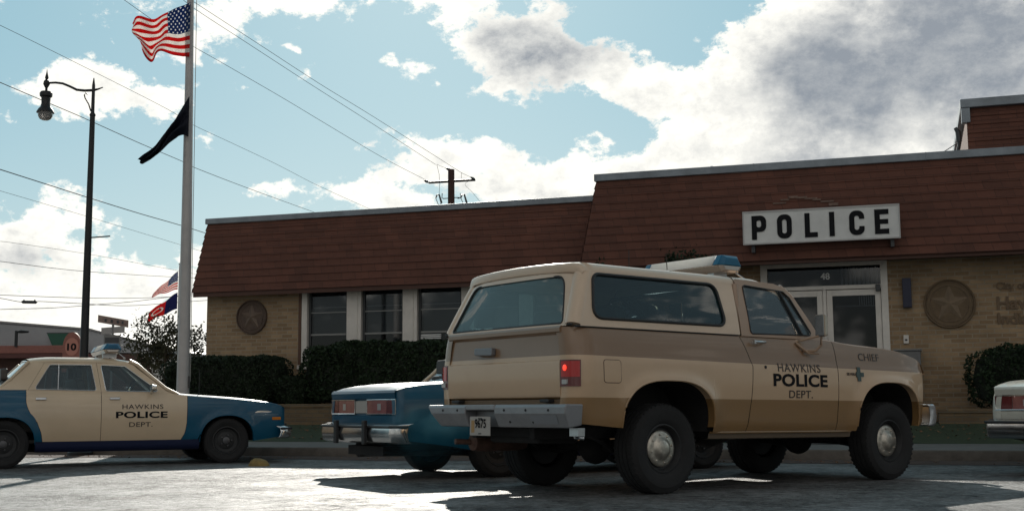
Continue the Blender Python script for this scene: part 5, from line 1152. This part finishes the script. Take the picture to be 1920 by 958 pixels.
mb = MB(); mb.tube([(1.66 + .20 * math.sin(a) * .35, .42 + .20 * math.cos(a), 1.42 + .20 * math.sin(a) * .93) for a in lin(0, 2 * PI, 28)[:-1]], .014, 7, closed=True); mb.tube([(1.66, .42, 1.42), (1.85, .42, 1.3)], .02, 6); mb.tube([(1.66, .22, 1.42), (1.66, .62, 1.42)], .012, 6); mb.build('steering_wheel', M_gasket, TT, xf=XT, smooth=50)
mb = MB(); mb.tube([(.72, -.80, 1.2), (.74, -.78, 1.75), (.76, -.68, 1.86), (.76, .68, 1.86), (.74, .78, 1.75), (.72, .80, 1.2)], .022, 8); mb.build('roll_bar', M_gasket, TT, xf=XT, smooth=60)
# light bar and antennas
light_bar(TT, 1.20, 2.125, .525, None, feet=.36, sz=(.165, .098, .065), xf=XT)
mb = MB(); mb.tube([(.15, -.25, 2.03), (.15, -.25, 2.22)], .004, 5); mb.tube([(.28, -.62, 2.01), (.27, -.62, 2.14)], .004, 5); mb.lathe([(.018, 0), (.01, .02), (0, .02)], 8, Matrix.Translation((.15, -.25, 2.03))); mb.build('antenna', M_steel, TT, xf=XT)
# lettering on both sides
M_brownlet = mat('brown_lettering', (.040, .026, .020), .5)
def onside(x0, z0, s, off=.0025, total=None):
    if s < 0: return lambda u, v, d: XT(Vector((x0 + u, -(tw(x0 + u, z0 + v) + off + d), z0 + v)))
    return lambda u, v, d: XT(Vector((x0 + total - u, tw(x0 + total - u, z0 + v) + off + d, z0 + v)))
for s in (-1, 1):
    lettering('HAWKINS', onside(1.288, 1.104, s, total=.60), M_brownlet, TT, 'lettering', w=.60, h=.078, bold=.008, extrude=.001, spacing=1.1)
    lettering('POLICE', onside(1.218, .968, s, total=.765), M_black, TT, 'lettering', w=.765, h=.118, bold=.034, extrude=.001, spacing=1.05)
    lettering('DEPT.', onside(1.433, .862, s, total=.335), M_brownlet, TT, 'lettering', w=.335, h=.072, bold=.008, extrude=.001, spacing=1.05)
    lettering('CHIEF', onside(2.495, 1.238, s, total=.325), M_brownlet, TT, 'lettering', w=.325, h=.072, bold=.004, extrude=.001)
    lettering('SILVERADO', onside(2.275, 1.088, s, total=.22), M_brownlet, TT, 'badge', w=.22, h=.028, bold=.02, extrude=.002)
    mb = MB()
    def bq(x0, x1, z0, z1): mb.add([XT(Vector((x, s * (tw(x, z) + .004 + k), z))) for k in (0, .006) for x, z in ((x0, z0), (x1, z0), (x1, z1), (x0, z1))], [(0, 1, 2, 3), (4, 5, 6, 7), (0, 1, 5, 4), (1, 2, 6, 5), (2, 3, 7, 6), (3, 0, 4, 7)])
    bq(2.435, 2.485, 1.035, 1.172); bq(2.415, 2.434, 1.075, 1.125); bq(2.486, 2.53, 1.08, 1.12); mb.build('badge', mat('badge_green', (.06, .085, .08), .4, .4), TT)
for (x, y) in ((-.065, .80), (3.03, .825)):
    for s in (-1, 1): wheel(TT, x, s * y, .385, .265, s, 'truck')
# ------------------------------------------------------------------ sedans
M_navy = mat('police_blue_paint', (.001, .066, .125), .36, spec=.3, coat=.30, var=.12, var_scale=2)
M_cream = mat('police_cream_paint', (.56, .425, .285), .33, coat=.5, var=.06, var_scale=2)
M_rockb = mat('dark_blue_sill', (.006, .012, .05), .55)
M_cg = glass('car_glass', (.62, .72, .74), .9, .03, haze=.16, hazec=(.22, .31, .34))
def build_sedan(name, label, cat, p, fend, doorp, roofp, rock, police=True, group=None):
    T = thing(name, label, cat, (p[0], p[1], 0), p[2], group)
    RAs, FAs = (0.0, .375, .655, .30), (2.865, .375, .655, .30)
    ws = [(.15, .80), (.22, .83), (.30, .865), (.45, .895), (.60, .905), (.70, .903), (.80, .89), (.88, .868), (.95, .845), (1.0, .82), (1.05, .80)]
    def sw(x, z):
        y = sinterp(ws, z)
        if x > 3.0: y -= (x - 3.0) ** 2 * .17
        if x < -.6: y -= (-.6 - x) ** 2 * .12
        for cx, hw, top, base in (RAs, FAs):
            u = abs(x - cx) / hw; v = max(0, (z - base) / (top - base)); d = (u ** 2.3 + v ** 2.3) ** (1 / 2.3)
            if d > .97: y += .014 * math.exp(-((d - 1.0) / .14) ** 2) * min(1, max(0, (.85 - z) / .08))
        return y
    a1 = arch_fn(*RAs, p=2.3); a2 = arch_fn(*FAs, p=2.3)
    def zb(x):
        v = a1(x); v = a2(x) if v is None else v
        if v is not None: return v
        if x < 0: return interp([(-1.22, .42), (-.6, .34), (-.38, .30)], x)
        if x > 2.865: return interp([(3.24, .30), (3.70, .36)], x)
        return .335
    tt = [(-1.30, .90), (-1.2, .925), (-1.1, .955), (-.8, .985), (-.1, 1.004), (.35, 1.006), (1.2, .983), (1.95, .968), (2.15, .945), (2.31, .925), (2.95, .876), (3.4, .828), (3.60, .795), (3.70, .755)]
    def zt(x): return sinterp(tt, x)
    def qwarp(v):              # rear door's cut follows the rear wheel arch
        x, y, z = v; g = math.exp(-((x - .385) / .22) ** 2); t_ = min(1, max(0, (z - .60) / .12)); sh = interp([(.30, .085), (.45, .06), (.60, .0), (.66, -.06), (.77, -.115), (.85, -.135), (1.02, -.135)], z)
        if x < .3815: g = g * t_ + (1 - t_) * min(1, max(0, (x - .3765) / .005))
        g2 = math.exp(-((x - 2.3) / .2) ** 2); sh2 = interp([(.3, -.09), (.42, -.02), (.55, .0), (1, .01)], z)
        return Vector((x + g * sh + g2 * sh2, y, z))
    Q0, M0, F0 = .385, 1.185, 2.305
    for s in (-1, 1):
        mb = MB(); cols = [(-1.225, -.12), (-1.22, -.06), (-1.205, -.025), (-1.18, -.008)] + stations(-1.14, Q0 - .003, [RAs[:2]]); skin(mb, cols, s, zb, zt, sw, 16); mb.build('rear_quarter_panel', fend, T, smooth=40, xf=qwarp)
        mb = MB(); skin(mb, stations(Q0 + .003, M0 - .003, []), s, zb, zt, sw, 16); d1 = mb.build('rear_door', doorp, T, smooth=40, xf=qwarp)
        mb = MB(); skin(mb, stations(M0 + .003, F0 - .003, []), s, zb, zt, sw, 16); d2 = mb.build('front_door', doorp, T, smooth=40, xf=qwarp)
        mb = MB(); cols = stations(F0 + .003, 3.60, [FAs[:2]]) + [(3.65, -.005), (3.685, -.02), (3.70, -.045)]; skin(mb, cols, s, zb, zt, sw, 16); mb.build('front_fender', fend, T, smooth=40, xf=qwarp)
        mb = MB(); mb.grid(lambda x, k: (x, s * [.874, .862, .835, .78][k], [.333, .27, .215, .195][k] + (.0 if x < 2.2 else 0)), lin(.38, 2.49, 14), [0, 1, 2, 3]); mb.build('sill', rock, T, smooth=50)
        for A in (RAs, FAs):
            mb = MB(); cv = arch_curve(*A, p=2.3); mb.tube([(x, s * (sw(x, z + .004) - .004), z) for x, z in cv], .007, 6); mb.grid(lambda i, k: (cv[int(i)][0], s * (sw(*cv[int(i)]) - .01 - k), cv[int(i)][1]), range(len(cv)), [0, .03, .06]); mb.build('wheel_arch_trim', fend, T, smooth=50)
        for A in (RAs, FAs):
            mb = MB(); cv = arch_curve(A[0], A[1], A[2], A[3], p=2.3, grow=.012); mb.grid(lambda i, k: (cv[int(i)][0], s * [.86, .45][k], cv[int(i)][1]), range(len(cv)), [0, 1]); fill(mb, cv, lambda x, z: (x, s * .45, z), 2, 24); mb.build('wheel_well', M_under, T)
        for d, x in ((d1, .43), (d2, 1.355)):
            mb = MB(); mb.prism(roundpoly([(x - .065, .875), (x + .065, .875), (x + .065, .905), (x - .065, .905)], .01), lambda a, b: (a, s * (sw(a, b) - .004), b), lambda a, b: (a, s * (sw(a, b) + .022), b)); mb.build('door_handle', M_dull, d, bevel=.006)
    mb = MB(); mb.box(.40, 2.46, -.80, .80, .21, .30); mb.box(.42, 2.4, -.83, -.80, .30, .93); mb.box(.42, 2.4, .80, .83, .30, .93); mb.box(-1.18, -.42, -.8, .8, .40, .46); mb.box(-1.18, 2.48, -.44, .44, .24, .34); mb.box(3.28, 3.66, -.75, .75, .36, .42); mb.box(2.44, 2.48, -.8, .8, .3, .88); mb.box(-1.0, .40, -.80, -.77, .66, .94); mb.box(-1.0, .40, .77, .80, .66, .94); mb.build('inner_shell', M_under, T)
    # greenhouse
    def gw(z): return sinterp([(.95, .845), (1.0, .825), (1.1, .785), (1.2, .742), (1.3, .70), (1.36, .672), (1.40, .645)], z)
    def post(nm, outer, inner, mt, par, c=None, gl=M_cg, k=4):
        mb = MB(); ring(mb, outer, inner, lambda x, z: (x, sg * gw(z), z), k, c=c); fr_ = mb.build(nm, mt, par, smooth=40)
        mb = MB(); mb.tube([(x, sg * (gw(z) + .001), z) for x, z in inner], .006, 5, closed=True); mb.build('window_trim', M_chrome, fr_)
        mb = MB(); fill(mb, inner, lambda x, z: (x, sg * (gw(z) - .010), z), 3); mb.build('side_glass', gl, fr_, smooth=60); return fr_
    for sg in (-1, 1):
        c1 = roundpoly([(.352, 1.012), (1.120, .994), (1.062, 1.338), (.548, 1.338)], .025, 4)
        post('rear_door_frame', [(.275, 1.004), (1.183, .980), (1.125, 1.385), (.49, 1.385)], c1, doorp, T)
        mb = MB(); mb.tube([(.64, sg * (gw(1.005) + .002), 1.005), (.655, sg * (gw(1.335) + .002), 1.335)], .009, 6); mb.build('quarter_bar', M_chrome, T)
        c2 = roundpoly([(1.245, .990), (1.945, .978), (1.50, 1.322), (1.185, 1.338)], .025, 4)
        post('front_door_frame', [(1.187, .980), (2.12, .952), (2.03, .99), (1.60, 1.345), (1.50, 1.385), (1.129, 1.385)], c2, doorp, T, c=(1.45, 1.14))
        mb = MB()                                   # broad rear pillar
        P = [(-.10, 1.003), (.272, 1.004), (.487, 1.385), (.34, 1.385), (.27, 1.36)]
        fill(mb, P, lambda x, z: (x, sg * gw(z), z), 4, 40); mb.build('rear_pillar', roofp, T, smooth=50)
        mb = MB(); mb.tube([(2.20, sg * .80, .935), (2.03, sg * .785, 1.02), (1.82, sg * .73, 1.20), (1.66, sg * .68, 1.345), (1.56, sg * .655, 1.395)], .028, 8); mb.build('pillar', roofp, T, smooth=60); mb = MB(); mb.tube([(-.10, sg * .80, 1.0), (.05, sg * .765, 1.13), (.28, sg * .68, 1.375)], .022, 8); mb.build('pillar', roofp, T, smooth=60)
        mb = MB(); mb.prism(roundpoly([(-.09, -.045), (.09, -.045), (.09, .045), (-.09, .045)], .03), lambda a, b: (1.80, sg * (.97 + a), 1.03 + b), lambda a, b: (1.87, sg * (.97 + a * .7), 1.03 + b * .7)); mr = mb.build('door_mirror', M_chrome, T, bevel=.008)
        mb = MB(); mb.tube([(1.83, sg * .93, .99), (1.83, sg * .84, .955)], .016, 6); mb.build('mirror_arm', M_chrome, mr)
    # roof
    rp_ = [(.655, 1.372), (.64, 1.398), (.61, 1.418), (.55, 1.433), (.4, 1.446), (.2, 1.453), (0, 1.455)]
    def rzs(x, y): return interp(sorted(rp_), abs(y)) - max(0, x - 1.15) ** 2 * .22 - max(0, .60 - x) ** 2 * .30
    ysr = [-.655, -.64, -.61, -.55, -.4, -.2, 0, .2, .4, .55, .61, .64, .655]
    def redge(u, y): a = (abs(y) / .655) ** 2; x0 = .27 + .02 * a; x1 = 1.70 - .06 * a; return x0 + (x1 - x0) * u
    mb = MB(); mb.grid(lambda u, y: (redge(u, y), y * (1.025 if abs(y) > .6 else 1), rzs(redge(u, y), y)), lin(0, 1, 22), ysr); rf = mb.build('roof', roofp, T, smooth=50)
    mb = MB(); mb.grid(lambda u, v: ((2.26 - .07 * u * u) * (1 - v) + (1.69 - .05 * u * u) * v, u * (.80 * (1 - v) + .655 * v), .932 * (1 - v) + 1.385 * v), lin(-1, 1, 14), lin(0, 1, 6)); mb.build('windshield', M_cg, T, smooth=60)
    mb = MB(); mb.grid(lambda u, v: ((-.14 + .06 * u * u) * (1 - v) + (.275 + .02 * u * u) * v, u * (.79 * (1 - v) + .65 * v), 1.0 * (1 - v) + (1.395 - .03 * u * u) * v), lin(-1, 1, 14), lin(0, 1, 6)); mb.build('rear_window', glass('car_rear_glass', (.5, .58, .6), .95, .03, haze=.12, hazec=(.35, .42, .45)), T, smooth=60)
    mb = MB(); mb.tube([((-.13 + .06 * u * u), u * .79, 1.004) for u in lin(-1, 1, 10)], .010, 6); mb.tube([((.27 + .02 * u * u), u * .65, (1.398 - .03 * u * u)) for u in lin(-1, 1, 10)], .010, 6); mb.build('window_moulding', M_chrome, T)
    # hood and trunk lid
    def top(x, q, h):
        yy = q * sw(x, zt(x)); a = abs(q); return (x, yy, zt(x) + interp([(0, h), (.6, h * .9), (.84, h * .62), (.86, h * .35), (.88, h * .62), (.96, h * .45), (1, 0)], a))
    qs = [-1, -.985, -.96, -.88, -.86, -.84, -.6, -.3, 0, .3, .6, .84, .86, .88, .96, .985, 1]
    mb = MB(); mb.grid(lambda x, q: top(x, q, .035 if x < 3.3 else .035 * max(.2, 1 - (x - 3.3) * 2)), lin(2.18, 3.70, 26), qs); mb.build('hood', fend, T, smooth=35)
    mb = MB(); mb.grid(lambda x, q: top(x, q, .03 if x > -.9 else .03 * max(.3, 1 + (x + .9) * 2)), lin(-1.225, -.05, 20), qs); mb.build('trunk_lid', fend, T, smooth=35)
    # tail
    mb = MB(); rpf = [(.42, -1.19), (.60, -1.215), (.665, -1.222), (.67, -1.200), (.835, -1.195), (.84, -1.222), (.90, -1.232), (.925, -1.222), (.935, -1.20)]
    mb.grid(lambda y, k: (rpf[int(k)][1] - .02 * (1 - (y / .8) ** 2), y, rpf[int(k)][0]), lin(-.80, .80, 12), range(len(rpf))); tp_ = mb.build('tail_panel', fend, T, smooth=30)
    for s in (-1, 1):
        def tlp(y, z, o): return (-1.205 - o - .02 * (1 - (y / .8) ** 2), s * y, z)
        mb = MB(); mb.grid(lambda y, z: tlp(y, z, .012), lin(.16, .60, 6), lin(.685, .825, 3)); tl_ = mb.build('tail_light', mat('tail_lens_pinkish', (.24, .075, .07), .2, coat=.5, var=.2, var_scale=10), T, smooth=60)
        mb = MB(); mb.grid(lambda y, z: tlp(y, z, .013), lin(.605, .80, 5), lin(.685, .825, 3)); mb.build('red_lens', M_redd, tl_, smooth=60)
        mb = MB(); mb.grid(lambda y, z: tlp(y, z, .0145), lin(.40, .48, 2), lin(.72, .79, 2)); mb.build('reverse_lens', M_clear, tl_)
        mb = MB(); mb.tube([tlp(.155, .68, .014), tlp(.155, .83, .014), tlp(.45, .832, .014), tlp(.80, .83, .016), tlp(.80, .68, .016), tlp(.45, .68, .014)], .006, 5, closed=True); mb.build('lamp_trim', M_chrome, tl_)
    mb = MB(); mb.grid(lambda y, z: (-1.232, y, z), [-.15, .15], [.69, .82]); mb.v = [(x + (.004 if False else 0), y, z) for x, y, z in mb.v]; pl_ = mb.build('licence_plate', M_plate, tp_); sm = pl_.modifiers.new('thick', 'SOLIDIFY'); sm.thickness = .004
    # bumpers
    def bumper(x0, sgn, z0, z1, nm):
        hz_ = (z0 + z1) / 2
        us_ = [-1, -.985, -.96, -.92, -.6, -.2, .2, .6, .92, .96, .985, 1]
        def X(u): return x0 + sgn * (-.035 * u * u - (.17 * max(0, (abs(u) - .92) / .08) ** 2 if abs(u) > .92 else 0))
        pr = [(-.05, z0), (0, z0 + .02), (.018, hz_), (0, z1 - .02), (-.06, z1)]
        mb = MB(); mb.grid(lambda u, k: (X(u) + sgn * pr[int(k)][0], u * .925, pr[int(k)][1]), us_, range(5)); b_ = mb.build(nm, M_chrome, T, smooth=35); so_ = b_.modifiers.new('thick', 'SOLIDIFY'); so_.thickness = .012
        mb = MB(); mb.tube([(X(u) + sgn * .012, u * .935, z1 - .035) for u in us_], .016, 6); mb.build('rub_strip', M_gasket, b_)
        for y in (-.36, .36):
            mb = MB(); mb.box(X(.4) + sgn * (.035 if sgn > 0 else .035) - .02, X(.4) + sgn * .035 + .02, y - .035, y + .035, z0 - .01, z1 + .03); mb.build('bumper_guard', M_gasket, b_, bevel=.008)
        return b_
    bumper(-1.335, -1, .375, .585, 'rear_bumper'); bumper(3.80, 1, .33, .50, 'front_bumper')
    # nose
    mb = MB(); mb.grid(lambda y, z: (3.70 - .02 * (y / .8) ** 2, y, z), lin(-.79, .79, 10), lin(.36, .765, 6)); mb.build('nose_panel', fend, T)
    mb = MB(); mb.box(3.705, 3.725, -.42, .42, .54, .73); g_ = mb.build('grille', M_gasket, T)
    mb = MB()
    for i in range(12): mb.box(3.7255, 3.735, -.4 + i * .07, -.392 + i * .07, .545, .725)
    mb.tube([(3.73, -.42, .54), (3.73, -.42, .73), (3.73, .42, .73), (3.73, .42, .54)], .009, 5, closed=True); mb.build('grille_bars', M_chrome, g_)
    for s in (-1, 1):
        for y in (.50, .655):
            mb = MB(); mb.prism(roundpoly([(-.07, -.055), (.07, -.055), (.07, .055), (-.07, .055)], .01), lambda a, b: (3.69, s * y + a, .66 + b), lambda a, b: (3.715, s * y + a, .66 + b)); mb.build('headlight', M_clear, T)
        mb = MB(); mb.prism([(3.50, .585), (3.63, .585), (3.63, .625), (3.50, .625)], lambda a, b: (a, s * (sw(a, b) - .005), b), lambda a, b: (a, s * (sw(a, b) + .006), b)); mb.build('side_marker', M_amber, T)
        mb = MB()
        mb.prism([(3.24, .685), (3.44, .685), (3.50, .70), (3.44, .712), (3.28, .712)], lambda a, b: (a, s * (sw(a, b) - .003), b), lambda a, b: (a, s * (sw(a, b) + .004), b)); mb.build('fender_badge', M_dull, T)
    # running gear and inside
    mb = MB()
    for x in (0, 2.865): mb.tube([(x, -.78, .30), (x, .78, .30)], .04, 8)
    mb.box(-1.0, -.45, -.4, .4, .28, .42); mb.box(2.3, 3.3, -.35, .35, .2, .5); mb.tube([(-1.2, -.45, .27), (-.4, -.45, .26), (.4, -.4, .22), (2.2, -.35, .22)], .03, 8); mb.lathe([(0, -.3), (.09, -.28), (.09, .28), (0, .3)], 12, Matrix.Translation((-.75, .5, .29)) @ Matrix.Rotation(PI / 2, 4, 'Y')); mb.build('running_gear', M_under, T, smooth=40)
    mb = MB(); mb.box(.1, 2.25, -.78, .78, .31, .36); mb.box(-.7, .02, -.76, .76, .93, .965); mb.box(1.95, 2.25, -.76, .76, .84, .955); mb.build('cabin_trim', M_int, T, bevel=.015)
    for x, hb in ((1.25, .60), (.32, .56)):
        mb = MB(); mb.prism(roundpoly([(-.25, 0), (.27, 0), (.28, .16), (-.25, .16)], .04), lambda a, b: (x + a, -.66, .45 + b), lambda a, b: (x + a, .66, .45 + b)); mb.prism(roundpoly([(-.66, 0), (.66, 0), (.64, hb), (-.64, hb)], .08), lambda a, b: (x - .12 - b * .25, a, .55 + b), lambda a, b: (x - .24 - b * .22, a, .55 + b)); mb.build('bench_seat', M_seat, T, smooth=40, bevel=.015)
        for y in (-.38, .38):
            mb = MB(); mb.prism(roundpoly([(-.13, 0), (.13, 0), (.11, .16), (-.11, .16)], .04), lambda a, b: (x - .36, y + a, .55 + hb + .02 + b), lambda a, b: (x - .28, y + a, .55 + hb + .02 + b)); mb.build('headrest', M_seat, T, smooth=40, bevel=.01)
    mb = MB(); mb.tube([(1.72 + .19 * math.sin(a) * .5, .38 + .19 * math.cos(a), .99 + .19 * math.sin(a) * .86) for a in lin(0, 2 * PI, 24)[:-1]], .013, 6, closed=True); mb.tube([(1.72, .38, .99), (1.98, .38, .86)], .02, 6); mb.build('steering_wheel', M_gasket, T)
    for x in (0, 2.865):
        for s in (-1, 1): wheel(T, x, s * .775, .308, .20, s, 'car')
    if police:
        light_bar(T, 1.345, 1.555, .60, None, feet=.34, sz=(.125, .078, .055), bl=.52)
        mb = MB(); mb.tube([(2.50, -.72, .91), (2.50, -.72, 1.28)], [.005, .003], 5); mb.lathe([(.015, 0), (.008, .02), (0, .02)], 8, Matrix.Translation((2.50, -.72, .905))); mb.build('antenna', M_steel, T)
        def os_(x0, z0, s, total):
            if s < 0: return lambda u, v, d: (x0 + u, -(sw(x0 + u, z0 + v) + .002 + d), z0 + v)
            return lambda u, v, d: (x0 + total - u, sw(x0 + total - u, z0 + v) + .002 + d, z0 + v)
        for s in (-1, 1):
            lettering('HAWKINS', os_(1.452, .748, s, .535), M_brownlet, T, w=.535, h=.062, bold=.01, extrude=.001, spacing=1.1)
            lettering('POLICE', os_(1.370, .628, s, .675), M_black, T, w=.675, h=.088, bold=.034, extrude=.001, spacing=1.05)
            lettering('DEPT.', os_(1.545, .512, s, .305), M_brownlet, T, w=.305, h=.062, bold=.01, extrude=.001, spacing=1.05)
    return T
sedan_a = build_sedan('police_car', 'blue police car with cream doors seen side on at the left', 'police car', (-6.91, 16.60, .465), M_navy, M_cream, M_cream, M_rockb, group='blue and cream police cars')
sedan_b = copy_tree(sedan_a); sedan_b.location = (-.60, 14.02, 0); sedan_b.rotation_euler = (0, 0, .56)
tag(sedan_b, 'blue police car seen from behind with chrome bumper, parked beyond the tan truck', 'police car')
# the pale car at the right edge: its own body colour and a different tail
M_pale = mat('ivory_car_paint', (.50, .49, .43), .28, coat=.6, var=.05)
sedan_c = build_sedan('parked_car', 'ivory car with a red tail light and chrome bumper at the right edge', 'car', (6.70, 13.60, .70), M_pale, M_pale, M_pale, mat('grey_sill', (.05, .05, .055), .5), police=False)

# teal haze volume added to stand in for lens flare behind the truck
em = bpy.data.materials.new('flare_haze'); em.use_nodes = True; t = em.node_tree; t.nodes.clear()
pv_ = N(t, 'ShaderNodeVolumePrincipled'); pv_.inputs['Color'].default_value = (.22, .50, .58, 1); pv_.inputs['Anisotropy'].default_value = .3
tcx = N(t, 'ShaderNodeTexCoord'); nn = N(t, 'ShaderNodeTexNoise'); nn.inputs['Scale'].default_value = 6.0; nn.inputs['Detail'].default_value = 3; t.links.new(tcx.outputs['Object'], nn.inputs['Vector'])
ln_ = N(t, 'ShaderNodeVectorMath', operation='LENGTH'); mpx = N(t, 'ShaderNodeMapping'); mpx.inputs['Scale'].default_value = (1 / .50, 1 / .40, 1 / .34); t.links.new(tcx.outputs['Object'], mpx.inputs[0]); t.links.new(mpx.outputs[0], ln_.inputs[0])
fall = mth(t, 'SUBTRACT', 1.0, ln_.outputs['Value'], clamp=True)
t.links.new(mth(t, 'MULTIPLY', mth(t, 'MULTIPLY', fall, mth(t, 'SUBTRACT', nn.outputs[0], .30, clamp=True)), 1.9), pv_.inputs['Density'])
om = N(t, 'ShaderNodeOutputMaterial'); t.links.new(pv_.outputs[0], om.inputs['Volume'])
mb = MB(); mb.grid(lambda a, b: (.50 * math.cos(a) * math.cos(b), .40 * math.sin(a) * math.cos(b), .34 * math.sin(b)), lin(0, 2 * PI, 20), lin(-PI / 2, PI / 2, 10))
ex = mb.build('flare_haze_puff', em); ex.location = (-.86, 12.15, .46); tag(ex, 'faint bluish haze behind the tan truck bumper, added for lens flare', 'flare haze', kind='stuff')
